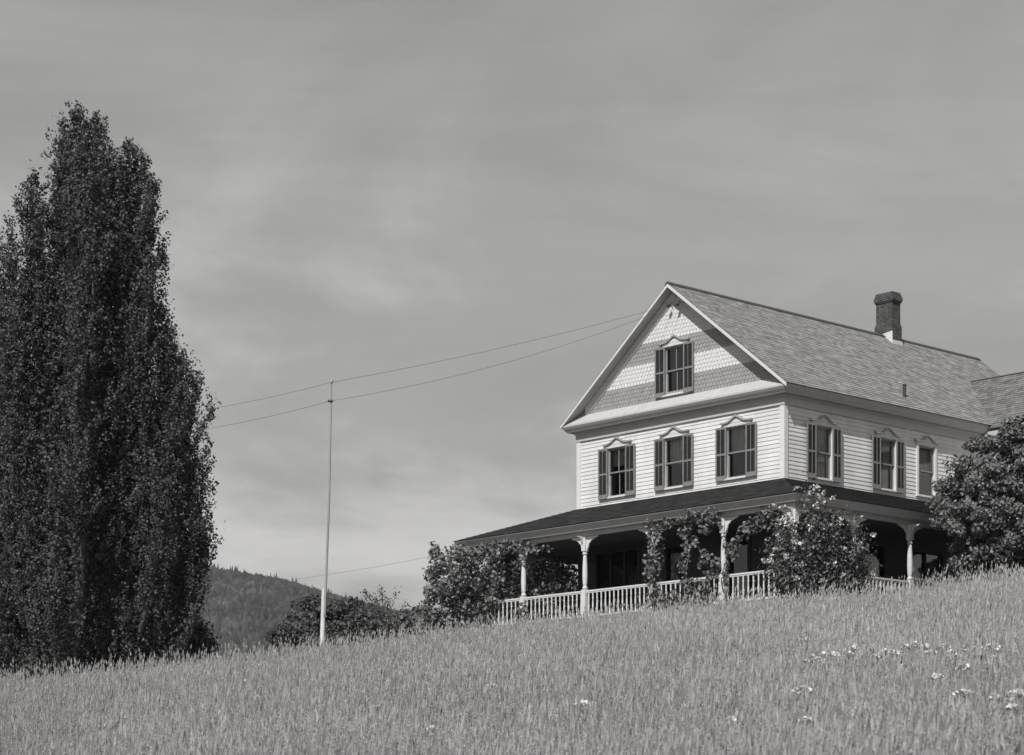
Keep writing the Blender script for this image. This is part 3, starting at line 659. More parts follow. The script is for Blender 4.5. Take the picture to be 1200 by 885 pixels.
# poplar: many ascending leaders that rise from the base
def reseed(k):
    global rng
    rng = np.random.default_rng(k); random.seed(k)
def poplar():
    reseed(5)
    Y = 66.0; bx = (86-600)/F*Y; bz = float(ground_z(bx, Y))
    t = empty('poplar_tree', (bx, Y, bz)); tag(t, 'tall dark poplar tree with upswept leafy limbs at the left edge of the meadow', 'tree')
    px = Y/F
    tips = [(86, 120), (112, 132), (68, 150), (98, 128), (76, 138), (60, 168), (122, 160), (128, 185), (145, 178), (163, 182), (90, 160), (105, 170), (176, 212), (152, 165), (40, 208), (170, 185), (24, 262), (182, 235), (130, 190), (58, 225), (100, 200), (0, 318), (-12, 345), (20, 300), (66, 235), (34, 232), (120, 215), (112, 175), (52, 280), (185, 330), (205, 405), (200, 352), (212, 385), (196, 300), (222, 412), (228, 440), (248, 480), (235, 430),
            (250, 575), (244, 540), (-30, 380), (-58, 470), (-70, 560), (-15, 300), (215, 500), (252, 620), (240, 668), (-60, 650), (-40, 600), (10, 420), (160, 330), (60, 330)]
    tips = [((a-86)*px, None, (HY-b)*px-bz+0.10) for a, b in tips]
    full = []
    H = tips[0][2]
    def env(z):                                  # crown radius at a height
        s = z/H; return float(np.interp(s, [0, .1, .28, .45, .6, .72, .85, 1], [3.3, 3.9, 4.3, 4.2, 3.5, 2.9, 2.3, 0.6]))
    for x, _, z in tips:
        m = math.sqrt(max(0.0, env(z*0.93)**2-x*x)); full.append((x, random.uniform(-1, 1)*m*0.75, z))
    for k in range(20):
        z = H*(random.uniform(0.3, 0.86) if k < 10 else random.uniform(0.12, 0.3)); a = random.uniform(0, 2*math.pi); r_ = env(z)*random.uniform(0.2, 0.9); full.append((r_*math.cos(a), r_*math.sin(a), z))
    mb = MB(); P = []; NN = []
    for i, (x, y, z) in enumerate(full):
        tip = Vector((x, y, z)); rad = math.hypot(x, y); s = Vector((x*0.10, y*0.10, random.uniform(-0.1, 0.6)))
        out_ = Vector((x, y, 0))
        pth = [s.lerp(tip, tt)+out_*(0.30*math.sin(math.pi*min(1, tt*1.15)))*(1 if rad > 1 else 0.5)+Vector((math.sin(tt*9+i)*0.1, math.cos(tt*7+i)*0.1, 0)) for tt in np.linspace(0, 1, 11)]
        r0 = 0.03+0.007*z
        mb.tube(pth[:9], [r0*(1-tt)**0.9+0.004 for tt in np.linspace(0, 1, 11)][:9], 6)
        n = int(z*7.0)                           # ascending side branches, each set with tight leaf clumps
        for k in range(n):
            tt = random.uniform(0.03, 0.99); j = min(9, int(tt*10)); fr = tt*10-j
            p = pth[j].lerp(pth[j+1], fr); a = random.uniform(0, 2*math.pi); below = z*(1-tt)
            ln = min(1.65, 0.50+0.45*below**0.7)*random.uniform(0.45, 1.2)
            hz_ = random.uniform(0.25, 0.75); d = Vector((math.cos(a)*hz_, math.sin(a)*hz_, 1)).normalized(); e = p+d*ln; bend = Vector((0, 0, 0.12*ln))
            if k % 2 == 0: mb.tube([p, p.lerp(e, 0.33)-bend*0.8, p.lerp(e, 0.6)-bend*0.9], [0.016, 0.011, 0.004], 3) if tt < 0.8 else None
            nc = max(1, int(ln/0.21))
            for c in range(nc+1):
                q = (c+random.uniform(-0.2, 0.4))/max(1, nc); cc = p+d*(ln*q)-bend*(2*q*(1-q))+Vector(rng.normal(size=3)*0.04)
                cr_ = random.uniform(0.10, 0.19)*(1.15-0.35*q); m_ = int(20*(cr_/0.15)**2)
                off = rng.normal(size=(m_, 3)); off /= np.linalg.norm(off, axis=1)[:, None]; no = off.copy(); off *= (cr_*rng.random((m_, 1))**0.4)*np.array([1, 1, 1.35])
                P.append(np.array(cc)[None]+off); NN.append(no)
    P = np.concatenate(P); NN = np.concatenate(NN)
    # the crown's natural envelope: a broad body and three rounded heads, each round in plan
    hy = lambda yy: (HY-np.array(yy))*px-bz      # photo row to height over the base
    def prof(z, ys, rs): h_ = hy(ys)[::-1]; return np.interp(z, h_, np.array(rs)[::-1]*px, right=-1.0)
    z = P[:, 2]; jit = 1+0.05*rng.normal(size=len(P))
    rA = prof(z, [116, 122, 132, 150, 190, 240], [3, 17, 32, 46, 52, 54])
    rB = prof(z, [160, 168, 185, 215, 260], [3, 14, 26, 38, 48])
    rC = prof(z, [203, 212, 230, 260, 300], [3, 13, 24, 38, 45])
    rR = prof(z, [185, 230, 300, 330, 365, 400, 430, 480, 500, 560, 610, 680, 720, 800], [20, 102, 104, 110, 106, 120, 142, 166, 172, 168, 172, 162, 156, 150])
    rL = prof(z, [205, 228, 250, 290, 350, 450, 600, 700, 800], [15, 55, 72, 90, 104, 132, 150, 148, 140])
    rad = np.hypot(P[:, 0], P[:, 1]); ca = P[:, 0]/np.maximum(rad, 0.01); ra = np.where(ca > 0, rR*ca*ca+0.5*(rR+rL)*(1-ca*ca), rL*ca*ca+0.5*(rR+rL)*(1-ca*ca))
    k = (z > 0.25) & ((rad < ra*jit) | (np.hypot(P[:, 0]-4*px, P[:, 1]) < rA*jit) | (np.hypot(P[:, 0]-64*px, P[:, 1]) < rB*jit) | (np.hypot(P[:, 0]+46*px, P[:, 1]) < rC*jit))
    mb.build('trunk', M['bark'], t, True)
    leaves('crown', P[k], 0.084, M['poplar'], t, NN[k], bias=0.7, up=0.1, asp=0.8)
    print('poplar leaves', len(P))
poplar()

# big round lilac at the right of the porch
tree('lilac_tree', 'big round leafy tree hiding the right end of the porch', 'tree', (14.3, 58.6), 2.6, (14.55, 58.8, 8.5), (2.95, 2.7, 2.65), 950, 170, 0.20, 0.11, M['maple'], 3, shell=0.42, rough=0.10, r0=0.16, up=0.25)
# leafy shrub with white blossom in front of the porch corner
def blossom_bush():
    reseed(8)
    b = at(962, 700, 55.3); bz = float(ground_z(b[0], b[1]))-0.05
    t = empty('flowering_shrub', (b[0], b[1], bz)); tag(t, 'tall loose shrub dotted with white blossom in front of the porch corner', 'shrub')
    mb = MB(); P = []; NN = []; B = []
    sp = 55.3/F
    ends = []
    for px_, py_ in ((945, 578), (955, 592), (930, 610), (912, 612), (975, 604), (992, 612), (1003, 622), (1008, 640), (905, 640), (920, 655), (1000, 655), (960, 615), (940, 640), (985, 668), (900, 668), (965, 645), (948, 600), (1012, 652), (915, 628), (980, 630), (935, 665), (1005, 680), (950, 682), (925, 680), (1018, 668)):
        for k in range(2): ends.append(((px_-962)*sp, random.uniform(-0.9, 0.9), (HY-py_)*sp-bz+random.uniform(-0.25, 0.05)))
    for e in ends:
        e = Vector(e); s = Vector((random.uniform(-0.3, 0.3), random.uniform(-0.2, 0.2), 0)); m = s.lerp(e, 0.5)+Vector((e.x*0.15, e.y*0.1, 0.25))
        mb.tube([s, m, e], [0.022, 0.014, 0.005], 5)
        for tt in np.linspace(0.35, 1.0, 9):
            p = (s.lerp(m, tt*2) if tt < 0.5 else m.lerp(e, tt*2-1)); n_ = 27
            off = rng.normal(size=(n_, 3))*0.15; P.append(np.array(p)[None]+off); NN.append(off/0.15)
        if random.random() < (0.85 if e.x < -0.1 else 0.5):
            for k in range(random.randint(1, 3)):
                o_ = rng.normal(size=3)*0.2; c0 = np.array(e)+o_+np.array([0, -0.22, -0.05]); B.append(c0[None]+rng.normal(size=(16, 3))*0.035)
    mb.build('stems', M['bark'], t, True)
    leaves('foliage', np.concatenate(P), 0.085, M['bush'], t, np.concatenate(NN), up=0.4)
    leaves('blossom', np.concatenate(B), 0.065, M['blossom'], t, up=0.5, asp=0.9)
blossom_bush()

# vines
def vine(label, stems, clusters, size, base, dens=26, spread=0.15, flat=None):
    bz = float(ground_z(base[0], base[1])); t = empty('porch_vine', (base[0], base[1], bz)); tag(t, label, 'vine', 'vines climbing the porch'); org = np.array([base[0], base[1], bz])
    mb = MB(); P = []; NN = []
    for st in stems:
        pts = [Vector(np.array(p)-org) for p in st]
        fine = []
        for a, b in zip(pts[:-1], pts[1:]):
            for k in range(6): fine.append(a.lerp(b, k/6)+Vector(rng.normal(size=3)*0.03))
        fine.append(pts[-1]); mb.tube(fine, [0.022*(1-0.7*i/len(fine)) for i in range(len(fine))], 5)
    for (p, r_, n_) in clusters:
        p = np.array(p)-org; off = rng.normal(size=(n_, 3)); off *= (rng.random((n_, 1))**0.33)/np.linalg.norm(off, axis=1)[:, None]; off = off*np.array(r_)
        P.append(p+off); NN.append(off/np.maximum(0.05, np.linalg.norm(off, axis=1))[:, None])
    P = np.concatenate(P); k = P[:, 2] > 0.02
    mb.build('stems', M['barkpale'], t, True)
    leaves('foliage', P[k], size, M['vine'], t, np.concatenate(NN)[k]+np.array([0, -0.5, 0]), bias=0.5, up=0.3, asp=0.85)
def hp(u, v, z): x, y = hw(u, v); return (x, y, z)
def clump_line(pts, r_, n_, step=0.22, jit=0.12):
    o = []
    for a, b in zip(pts[:-1], pts[1:]):
        a = np.array(a); b = np.array(b); m = max(1, int(np.linalg.norm(b-a)/step))
        for k in range(m):
            s = random.uniform(0.7, 1.3); o.append((a+(b-a)*k/m+rng.normal(size=3)*jit, (r_*s, r_*s, r_*s), int(n_*s)))
    return o
# left end: thick mass over the porch's left end
cl = []
for px_, py_, rr, nn_ in ((520, 655, .6, 130), (505, 668, .45, 90), (535, 648, .5, 120), (555, 652, .5, 120), (575, 650, .5, 120), (595, 655, .45, 100), (525, 680, .6, 140), (545, 690, .65, 150), (510, 695, .5, 110), (565, 680, .5, 120), (575, 700, .5, 110), (530, 705, .6, 150),
                        (550, 715, .6, 140), (515, 722, .5, 120), (575, 722, .4, 80), (590, 672, .4, 60), (560, 735, .5, 100), (500, 735, .4, 90), (535, 737, .6, 120), (540, 668, .5, 110), (548, 660, .45, 90), (555, 690, .5, 110), (520, 695, .5, 100), (505, 645, .3, 40), (497, 712, .4, 70), (590, 740, .35, 50)):
    for k in range(3):
        q = at(px_+random.uniform(-6, 6), py_+random.uniform(-6, 6), 65.0+random.uniform(-0.6, 1.8)); s = 0.62; cl.append((q, (rr*s, rr*s, rr*s), int(nn_*0.55)))
cl += clump_line([hp(10.3, -2.45, 8.3), hp(7.4, -2.45, 8.25)], 0.22, 30, 0.2, 0.08)
cl += clump_line([hp(7.7, -2.4, 8.1), hp(6.7, -2.4, 8.05)], 0.10, 6, 0.2, 0.06)+clump_line([hp(8.05, -2.4, 6.1), hp(7.7, -2.45, 6.7)], 0.15, 14, 0.2, 0.08)
cl += clump_line([hp(10.4, -1.8, 6.1), hp(10.4, 0.5, 7.9), hp(10.4, 3, 7.6)], 0.5, 110, 0.5, 0.2)+clump_line([hp(10.5, 3, 6.4), hp(10.5, -1, 7.0)], 0.5, 110, 0.5, 0.2)
cl += clump_line([hp(9.4, -2.1, 6.6), hp(9.2, -2.2, 7.9)], 0.3, 40, 0.3, 0.15)+clump_line([hp(8.2, -1.4, 7.0), hp(7.6, -1.4, 6.6)], 0.3, 50, 0.3, 0.15)
vine('dense leafy vine swallowing the left end of the porch', [[hp(10.4, -2.45, 5.4), hp(10.35, -2.45, 7.2), hp(10.2, -2.5, 8.3), hp(7.6, -2.45, 8.25)], [hp(9.6, -2.6, 5.4), hp(9.9, -2.5, 7.0), hp(9.4, -2.45, 8.3)]], [(a, b, int(c*1.5)) for a, b, c in cl], 0.11, hw(10.2, -2.7))
# second vine: on the post third from the left and the bay beside it
def hx(px_, py_, v=-2.42):
    r_ = np.array([(px_-CX)/F, 1.0]); t_ = (v+HC@VV)/(r_@VV); return (r_[0]*t_, t_, (HY-py_)/F*t_)
cl = clump_line([hx(764, 625), hx(768, 650), hx(766, 680), hx(772, 705)], 0.24, 34, 0.16, 0.08)
cl += clump_line([hx(775, 618), hx(795, 610), hx(825, 603), hx(850, 612)], 0.20, 24, 0.17, 0.09)
cl += clump_line([hx(800, 612), hx(806, 640), hx(800, 665), hx(808, 700)], 0.19, 22, 0.17, 0.10)
cl += clump_line([hx(815, 665), hx(825, 650), hx(835, 680), hx(822, 700)], 0.20, 24, 0.17, 0.12)
cl += clump_line([hx(778, 640), hx(785, 632)], 0.15, 10)+clump_line([hx(820, 615), hx(835, 640)], 0.15, 10, 0.2)
cl += clump_line([hx(765, 708), hx(835, 700)], 0.22, 40, 0.2, 0.10)
vine('leafy vine draped over the third and fourth porch posts from the left', [[hx(766, 716), hx(766, 660), hx(768, 625), hx(800, 612), hx(845, 606)], [hx(804, 712), hx(806, 650), hx(800, 614)], [hx(822, 708), hx(830, 670), hx(818, 640)]], [(a, b, int(c*1.5)) for a, b, c in cl], 0.11, hx(790, 712)[:2])
cl = clump_line([hx(853, 640), hx(852, 665), hx(848, 690)], 0.09, 6, 0.16, 0.05)+clump_line([hx(856, 640), hx(875, 625), hx(890, 605), hx(912, 598)], 0.20, 26, 0.17, 0.08)
cl += clump_line([hx(888, 592), hx(895, 600)], 0.12, 14)+clump_line([hx(868, 640), hx(880, 632)], 0.16, 16)
cl += clump_line([hx(900, 610), hx(912, 640)], 0.2, 20)
vine('thin vine twined round the fourth porch post and along the beam', [[hx(851, 706), hx(846, 680), hx(854, 660), hx(849, 640), hx(858, 638), hx(878, 622), hx(905, 598)], [hx(850, 706), hx(855, 690), hx(847, 670), hx(853, 650), hx(848, 630), hx(850, 615)]], [(a, b, int(c*1.4)) for a, b, c in cl], 0.10, hx(850, 712)[:2])
reseed(21)

# shrubs and trees behind the crest
GB = 'brush and small trees beyond the crest of the hill'
def brush(label, px_, ptop, Y, wpx, mat, seed, cat='tree', name='small_tree', size=0.14, pbot=775, dens=1.0, shell=0.4, rough=0.3, depth=None):
    x, _, zt = at(px_, ptop, Y); zb = (HY-pbot)/F*Y
    rx = wpx/2/F*Y; rz_ = (zt-zb)/2; n = int(170*dens)
    return tree(name, label, cat, (x, Y), max(0.6, zb+rz_-float(ground_z(x, Y))), (x, Y, zb+rz_*0.95), (rx, depth or rx, rz_), n, 90, 0.16+0.10*rx, size, mat, seed, GB, shell, rough, 0.08, nl=14)
brush('round dark tree behind the white pole base', 382, 698, 92, 84, M['dark'], 21, size=0.17, dens=1.3)
brush('low dark tree spreading right of the pole, touching the round one', 440, 722, 90, 95, M['dark'], 22, size=0.17, dens=1.3)
brush('low dark brush left of the pole with the field behind', 350, 733, 84, 60, M['dark'], 23, 'shrub', 'shrub', 0.14)
brush('shrub between the low dark trees and the porch vine', 484, 714, 74, 50, M['bush'], 24, 'shrub', 'shrub', 0.12, 765)
brush('low shrub at the foot of the porch vine', 498, 722, 68, 50, M['bush'], 25, 'shrub', 'shrub', 0.12, 765)
brush('grey leafy shrub at the foot of the poplar on the left edge', 12, 722, 70, 90, M['bush'], 26, 'shrub', 'shrub', 0.12, 800)
brush('low shrub in the shade right of the poplar foot', 215, 735, 72, 60, M['dark'], 27, 'shrub', 'shrub', 0.12, 790)
brush('dark tree added beyond the left end of the porch to block the sky between its posts', 618, 652, 76, 150, M['dark'], 31, size=0.16, pbot=770, dens=2.2, shell=0.3)  # added to close off the bright sky behind the porch's left end
def sapling():
    x, y, z = at(452, 725, 76); bz = float(ground_z(x, y)); t = empty('sapling', (x, y, bz)); tag(t, 'spindly sapling with thin twigs standing above the brush', 'sapling', GB)
    mb = MB(); P = []
    top = (HY-688)/F*76-bz; low = (HY-735)/F*76-bz
    for k in range(12):
        e = Vector((random.uniform(-0.9, 0.75), random.uniform(-0.5, 0.5), low+(top-low)*random.uniform(0.55, 1.0))); s = Vector((random.uniform(-0.1, 0.1), 0, low*random.uniform(0.5, 1)))
        m = s.lerp(e, 0.5)+Vector((-e.x*0.15, 0, 0.1)); mb.tube([s, m, e], [0.018, 0.012, 0.004], 4)
        for tt in np.linspace(0.45, 1, 7): p = m.lerp(e, tt); P.append(np.array(p)[None]+rng.normal(size=(4, 3))*0.08)
    mb.tube([Vector((0, 0, 0)), Vector((0, 0, low))], [0.04, 0.025], 5)
    mb.build('trunk', M['bark'], t, True); leaves('crown', np.concatenate(P), 0.09, M['bush'], t)
sapling()

# ------------------------------------------------------------------ aerial pole and wires
PY = 59.3
pb = at(376, 762, PY); ptop = at(388.5, 449, PY); gz = float(ground_z(pb[0], PY))
pole = empty('aerial_pole', (pb[0], PY, gz-0.1)); tag(pole, 'tall thin leaning pole with a white-painted foot standing in the meadow', 'pole')
o_ = Vector((pb[0], PY, gz-0.1)); tp = Vector(ptop)-o_
pm = Vector(at(379.6, 690, PY))-o_
mb = MB(); mb.tube([Vector((0, 0, 0)), pm.lerp(Vector((0, 0, 0)), 0.5), pm], [0.075, 0.066, 0.058], 10); mb.tube([pm, pm+Vector((0, 0, 0.01))], [0.058, 0.0], 10); mb.build('post', M['polepaint'], pole, True)
mb = MB(); s0 = pm*0.72+Vector((0.05, -0.085, 0)); mb.tube([s0, s0.lerp(tp, 0.5)+Vector((0.03, 0, 0)), tp], [0.036, 0.029, 0.020], 8); mb.build('upper_pole', M['polewood'], pole, True)
mb = MB(); mb.tube([tp, tp+Vector((0, 0, 0.05)), tp+Vector((0, 0, 0.1))], [0.04, 0.055, 0.02], 8); mb.build('insulator', M['porcelain'], pole, True); mb = MB(); q_ = Vector(at(387.3, 470, PY-0.03))-o_; mb.tube([q_+Vector((-0.07, 0, 0)), q_+Vector((0.07, 0, 0))], [0.035, 0.035], 8); mb.build('wire_clamp', M['iron'], pole, True)
def wire(label, pts, r_=0.0055, sag=None, ins=True):
    b = Vector(pts[0]); o = MB(); line = []
    for i, (a, c) in enumerate(zip(pts[:-1], pts[1:])):
        a = Vector(a)-b; c = Vector(c)-b; n = 16
        for k in range(n+(1 if i == len(pts)-2 else 0)):
            t = k/n; line.append(a.lerp(c, t)-Vector((0, 0, 4*(sag[i] if sag else 0)*t*(1-t))))
    o.tube(line, r_, 5); e = empty('aerial_wire', b); tag(e, label, 'wire', 'wires strung from the house'); o.build('strand', M['wire'], e)
    if ins:
        q = MB(); p0 = line[0]; d = (line[1]-line[0]).normalized(); q.tube([p0, p0+d*0.04, p0+d*0.1, p0+d*0.14], [0.02, 0.055, 0.055, 0.02], 8); q.tube([p0-d*0.05, p0+Vector((0.0, 0.12, 0.12))], [0.012, 0.012], 5)
        q.build('insulator', M['iron'], e)
gx = hp(4.13, -0.16, (HY-357)/F*62.9)
gx2 = hp(3.78, -0.16, (HY-356)/F*62.7)
wire('upper wire from the gable peak over the top of the pole to the poplar', [gx, (Vector(ptop)+Vector((0, 0, 0.02))).to_tuple(), at(235, 481, 64)], sag=[0.12, 0.05])
wire('lower wire from the gable peak past the pole to the poplar', [gx2, at(387.3, 470, PY-0.03), at(235, 504, 64)], sag=[0.3, 0.05])
wire('faint low wire from the left end of the porch to the poplar', [hp(10.6, -2.4, 8.4), at(235, 690, 66)], r_=0.004, sag=[0.15], ins=False)

# ------------------------------------------------------------------ meadow
def meadow():
    hwid = 0.235
    def area_sample(n, y0, y1, pw):
        u = rng.random(n); Y = (y0**pw+u*(y1**pw-y0**pw))**(1/pw)
        X = rng.uniform(-1, 1, n)*(hwid*1.08*Y+3.0); return X, Y
    NA = 1000000
    X, Y = area_sample(NA, 11.0, 66.0, 1.35)
    # house footprint and porch stay clear
    du = (X-HC[0])*UU[0]+(Y-HC[1])*UU[1]; dv = (X-HC[0])*VV[0]+(Y-HC[1])*VV[1]
    keep = ~((du > -2.45) & (du < 10.6) & (dv > -2.45)) & (Y < 62.5+7*sst(X, -9, 1))
    X, Y = X[keep], Y[keep]; n = len(X)
    # clumping
    cl_ = np.sin(X*2.1+np.sin(Y*1.7)*1.5)*np.sin(Y*1.9+np.sin(X*1.3)*1.2)
    Z = ground_z(X, Y)-0.03
    tall = np.clip(0.5+0.5*np.sin(X*0.37+2)*np.sin(Y*0.23+1), 0, 1)
    patch = np.sin(X*0.9+1.7*np.sin(Y*0.41))*np.sin(Y*0.66+1.3*np.sin(X*0.52)); H = (0.22+0.26*rng.random(n)**1.3+0.08*cl_+0.09*tall+0.05*patch)
    st = rng.random(n) < 0.20                    # seed stems
    H = np.where(st, H+0.12+0.22*rng.random(n), H)
    vt = rng.random(n) < 0.10; H = np.where(vt & st, H+0.12+0.30*rng.random(n), H)
    rgt = sst(X, 7, 12)*sst(Y, 50, 56); H = np.where(st & (rng.random(n) < 0.35), H+0.50*rgt*rng.random(n), H-0.07*rgt)
    w = (0.0019+0.00014*Y)*(0.7+0.6*rng.random(n)); w = np.where(st, w*0.55, w)
    ang = rng.uniform(0, 2*np.pi, n); wa = rng.normal(0, 1.2, n)
    la = rng.normal(0.2, 1.3, n)                  # lean direction, a light wind from the left
    lean = np.where(st, 0.08+0.22*rng.random(n), 0.12+0.95*rng.random(n)**1.2)*H
    dx = np.cos(la)*lean; dy = np.sin(la)*lean; bx = np.cos(wa)*w; by = np.sin(wa)*w
    B = np.stack([X, Y, Z], 1); o = np.stack([bx, by, np.zeros(n)], 1)
    mid = B+np.stack([dx*0.3, dy*0.3, H*np.where(st, 0.58, 0.64)], 1); tip = B+np.stack([dx, dy, H*np.where(st, 0.98, 0.95-0.42*(lean/H)**2)], 1)
    V = np.stack([B-o, B+o, mid+o*0.85, mid-o*0.85, tip], 1).reshape(-1, 3)
    i = np.arange(n)*5
    loops = np.stack([i, i+1, i+2, i+3, i+3, i+2, i+4], 1).ravel()
    starts = np.stack([np.arange(n)*7, np.arange(n)*7+4], 1).ravel()
    g_ = idxmesh('meadow_grass', V, loops, starts, [M['grass']]); tag(g_, 'tall pale hay grass covering the whole slope', 'grass', kind='stuff')
    # seed heads
    s = np.where(st)[0]; m = len(s); tp_ = tip[s]; hl = (0.05+0.06*rng.random(m))[:, None]; d = np.stack([dx[s]*0.5, dy[s]*0.5, H[s]*0.5], 1); d /= np.linalg.norm(d, axis=1)[:, None]
    hwd = ((0.004+0.00018*Y[s])*(0.8+0.5*rng.random(m)))[:, None]
    side = np.stack([np.cos(wa[s]), np.sin(wa[s]), np.zeros(m)], 1); s2 = np.cross(d, side)
    a = tp_-d*hl*0.4; b = tp_+d*hl
    c1 = tp_+d*hl*0.15
    Vh = np.concatenate([np.stack([a, c1+side*hwd, b, c1-side*hwd], 1), np.stack([a, c1+s2*hwd, b, c1-s2*hwd], 1)]).reshape(-1, 3)
    # loose panicles: little spikelets round the top of the stem
    pn = np.where((rng.random(m) < 0.62) & (Y[s] < 50))[0]; K = 6; c = (tp_[pn]+d[pn]*hl[pn]*0.2)[:, None]; q = rng.normal(size=(len(pn), K, 3))*np.array([0.016, 0.016, 0.032])
    c = (c+q).reshape(-1, 3); e1 = rng.normal(size=c.shape); e1[:, 2] += 0.8; e1 /= np.linalg.norm(e1, axis=1)[:, None]; e2 = np.cross(e1, rng.normal(size=c.shape)); e2 /= np.linalg.norm(e2, axis=1)[:, None]
    Vp = np.stack([c-e1*0.010, c+e2*0.0042, c+e1*0.010, c-e2*0.0042], 1).reshape(-1, 3); Vh = np.concatenate([Vh, Vp])
    h_ = fastmesh('meadow_seed_heads', Vh, 4, M['seed']); tag(h_, 'ripe pale seed heads on the hay grass', 'grass', kind='stuff')
    print('blades', n, 'heads', m)
meadow()

# wildflowers: white flat-topped umbels
def umbel(r_):
    st = MB(); st.tube([(0, 0, 0), (0.02, 0, 0.3), (0.03, 0, 0.6)], [0.004, 0.0035, 0.003], 4)
    for k in range(7):
        a = k*0.9; st.tube([(0.03, 0, 0.56), (0.03+0.6*r_*math.cos(a), 0.6*r_*math.sin(a), 0.605)], [0.002, 0.0015], 3)
    P = []
    for k in range(46):
        a = k*2.4; q = math.sqrt(k/46)*r_; P.append((0.03+q*math.cos(a), q*math.sin(a), 0.615-0.35*q*q/r_+random.uniform(-0.006, 0.006)))
    return st.mesh('stem', M['grass'], True), P
proto = []
for r_ in (0.055, 0.075, 0.095):
    s_, P = umbel(r_); lf = leaves('flower_head', np.array(P), 0.034, M['yarrow'], up=1.5, asp=0.95); proto.append((s_, lf.data)); bpy.data.objects.remove(lf)
fl = [(935, 757), (942, 755), (950, 755), (955, 777), (962, 773), (953, 781), (980, 772), (1000, 762), (1008, 759), (1020, 755), (1003, 766), (1026, 766), (1040, 770), (999, 775), (1055, 772), (1067, 765), (1076, 763), (1084, 770), (1090, 765), (1110, 764),
      (1112, 769), (1123, 776), (1133, 794), (1107, 802), (1125, 823), (1145, 767), (1150, 778), (1163, 762), (1170, 770), (1164, 774), (1172, 824), (1186, 821), (1183, 843), (940, 815), (953, 818), (941, 852), (1165, 878), (808, 748), (1030, 778), (1060, 783)]
far = [(287, 804), (315, 817), (366, 764), (365, 778), (445, 835), (124, 852), (151, 847), (447, 765), (640, 768), (573, 807), (598, 745), (20, 793), (585, 752), (504, 859), (680, 833), (900, 744), (860, 850), (730, 770), (1190, 742)]
def place_fl(lst, lab, grp, big):
    for i, (px_, py_) in enumerate(lst):
        a, b = 14.0, 62.0
        for _ in range(40):                       # where this line of sight meets the grass tops
            m = (a+b)/2; x, y, z = at(px_, py_, m)
            if z > ground_z(x, y)+0.62: a = m
            else: b = m
        x, y, z = at(px_, py_, a); gz_ = float(ground_z(x, y))
        s_, hd = proto[(i*7+(1 if big else 0)) % 3]
        e = empty('wildflower', (x, y, gz_), random.uniform(0, 6)); tag(e, lab, 'wildflower', grp); sc = (z-gz_)/0.615*random.uniform(1.06, 1.16); w_ = (1.0 if big else 0.7)*random.uniform(0.85, 1.3)
        so2 = link('stem', s_, e); ho = link('flower_head', hd, e)
        for q in (so2, ho): q.scale = (w_, w_, sc)
        e.rotation_euler.x = random.uniform(-0.1, 0.1)
place_fl(fl, 'white flat-topped wildflower in the drift at the right side of the meadow', 'white wildflowers drifting across the right of the meadow', True)
place_fl(far, 'lone small white wildflower scattered in the hay outside the right-hand drift', 'scattered small white wildflowers', False)

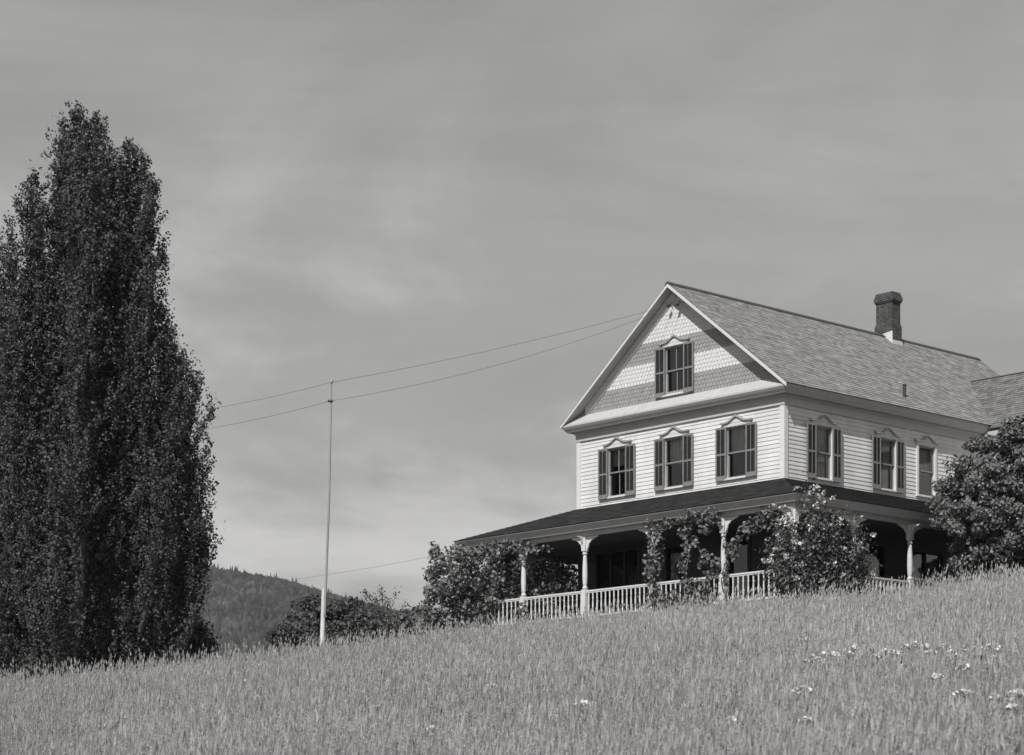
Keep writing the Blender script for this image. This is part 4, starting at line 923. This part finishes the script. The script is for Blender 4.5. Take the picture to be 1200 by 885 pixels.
# ------------------------------------------------------------------ far hill with its woods
def hill_z(X, Y):
    k = 2000.0/F
    px = X/Y*F+CX
    ridge = np.interp(px, [-900, -500, -200, 0, 120, 230, 262, 300, 340, 380, 420, 460, 520, 600, 800, 1200, 2000], [760, 700, 672, 660, 664, 674, 677, 682, 691, 702, 710, 722, 745, 775, 800, 815, 830])
    top = (HY-ridge)*k-9.0
    s = np.clip((Y-1150)/(2000-1150), 0, 1.6); f = np.where(s <= 1, np.sin(np.clip(s, 0, 1)*math.pi/2)**1.15, 1-0.5*(s-1)**2)
    z = -25+(top+25)*f
    return z+4*np.sin(X*0.021+1)*np.sin(Y*0.017)*np.clip(s*3, 0, 1)*(1-np.clip(s, 0, 1)**4)+2.0*np.sin(X*0.06)*np.clip(s*3, 0, 1)*(1-np.clip(s, 0, 1)**4)
def hill():
    xs = np.linspace(-1500, 1500, 151); ys = np.linspace(1150, 2300, 60); X, Y = np.meshgrid(xs, ys); Z = hill_z(X, Y)
    nx, ny = len(xs), len(ys); v = np.stack([X.ravel(), Y.ravel(), Z.ravel()], 1); i = (np.arange(ny-1)[:, None]*nx+np.arange(nx-1)[None]).ravel()
    loops = np.stack([i, i+1, i+nx+1, i+nx], 1).ravel()
    o = idxmesh('hill', v, loops, np.arange(0, len(loops), 4), [paint('hill_ground', 0.05, 0.3, 0.95, 0.02)]); o.data.polygons.foreach_set('use_smooth', [True]*len(i)); tag(o, kind='structure')
    # woods: crowns as little ragged cones and domes
    n = 26000; px = np.concatenate([rng.uniform(-120, 640, n-3000), rng.uniform(-900, 1300, 3000)]); Yt = 1250+(2060-1250)*rng.random(n)**0.8
    X = (px-CX)/F*Yt; Zt = hill_z(X, Yt)
    # a cleared field low on the slope
    ok = ~((Yt < 1420) & (np.sin(X*0.02+0.5) > -0.3)) ; X, Yt, Zt = X[ok], Yt[ok], Zt[ok]; n = len(X)
    con = rng.random(n) < 0.35+0.3*np.sin(X*0.01)
    h = np.where(con, rng.uniform(8, 15, n), rng.uniform(6, 11, n)); r_ = np.where(con, h*0.17, h*0.30)
    K = 7; lev = 4; ang = np.arange(K)*2*np.pi/K
    prof_c = np.array([[1.0, .12], [.62, .45], [.3, .78], [0.04, 1.0]]); prof_d = np.array([[.75, .12], [1.0, .45], [.72, .82], [0.15, 1.0]])
    prof = np.where(con[:, None, None], prof_c[None], prof_d[None])
    rr = prof[:, :, 0][:, :, None]*r_[:, None, None]*(1+0.3*rng.uniform(-1, 1, (n, lev, K))); zz = prof[:, :, 1][:, :, None]*h[:, None, None]*(1+0.06*rng.uniform(-1, 1, (n, lev, K)))
    vx = X[:, None, None]+rr*np.cos(ang); vy = Yt[:, None, None]+rr*np.sin(ang); vz = Zt[:, None, None]+zz-1.0
    V = np.stack([vx, vy, vz], 3).reshape(-1, 3)
    q = []
    for l in range(lev-1):
        for k in range(K): k2 = (k+1) % K; q.append((l*K+k, l*K+k2, (l+1)*K+k2, (l+1)*K+k))
    q = np.array(q); loops = (q[None]+(np.arange(n)*lev*K)[:, None, None]).reshape(-1)
    f = idxmesh('hill_woods', V, loops, np.arange(0, len(loops), 4), [M['forest']]); tag(f, 'distant dark woods covering the hill', 'woods', kind='stuff')
hill()

# ------------------------------------------------------------------ air
def haze():
    mb = MB(); mb.box(-2600, 2600, -2700, 2600, -24, 330)
    m = bpy.data.materials.new('haze'); m.use_nodes = True; nt = m.node_tree; nt.nodes.clear()
    o = N(nt, 'ShaderNodeOutputMaterial'); v = N(nt, 'ShaderNodeVolumePrincipled'); v.inputs['Density'].default_value = 0.00011; v.inputs['Color'].default_value = (0.9, 0.9, 0.9, 1); v.inputs['Anisotropy'].default_value = 0.2
    nt.links.new(v.outputs[0], o.inputs['Volume'])
    tag(mb.build('haze', m), 'thin summer haze in the air', 'haze', kind='stuff')
HAZE = True
if HAZE: haze()
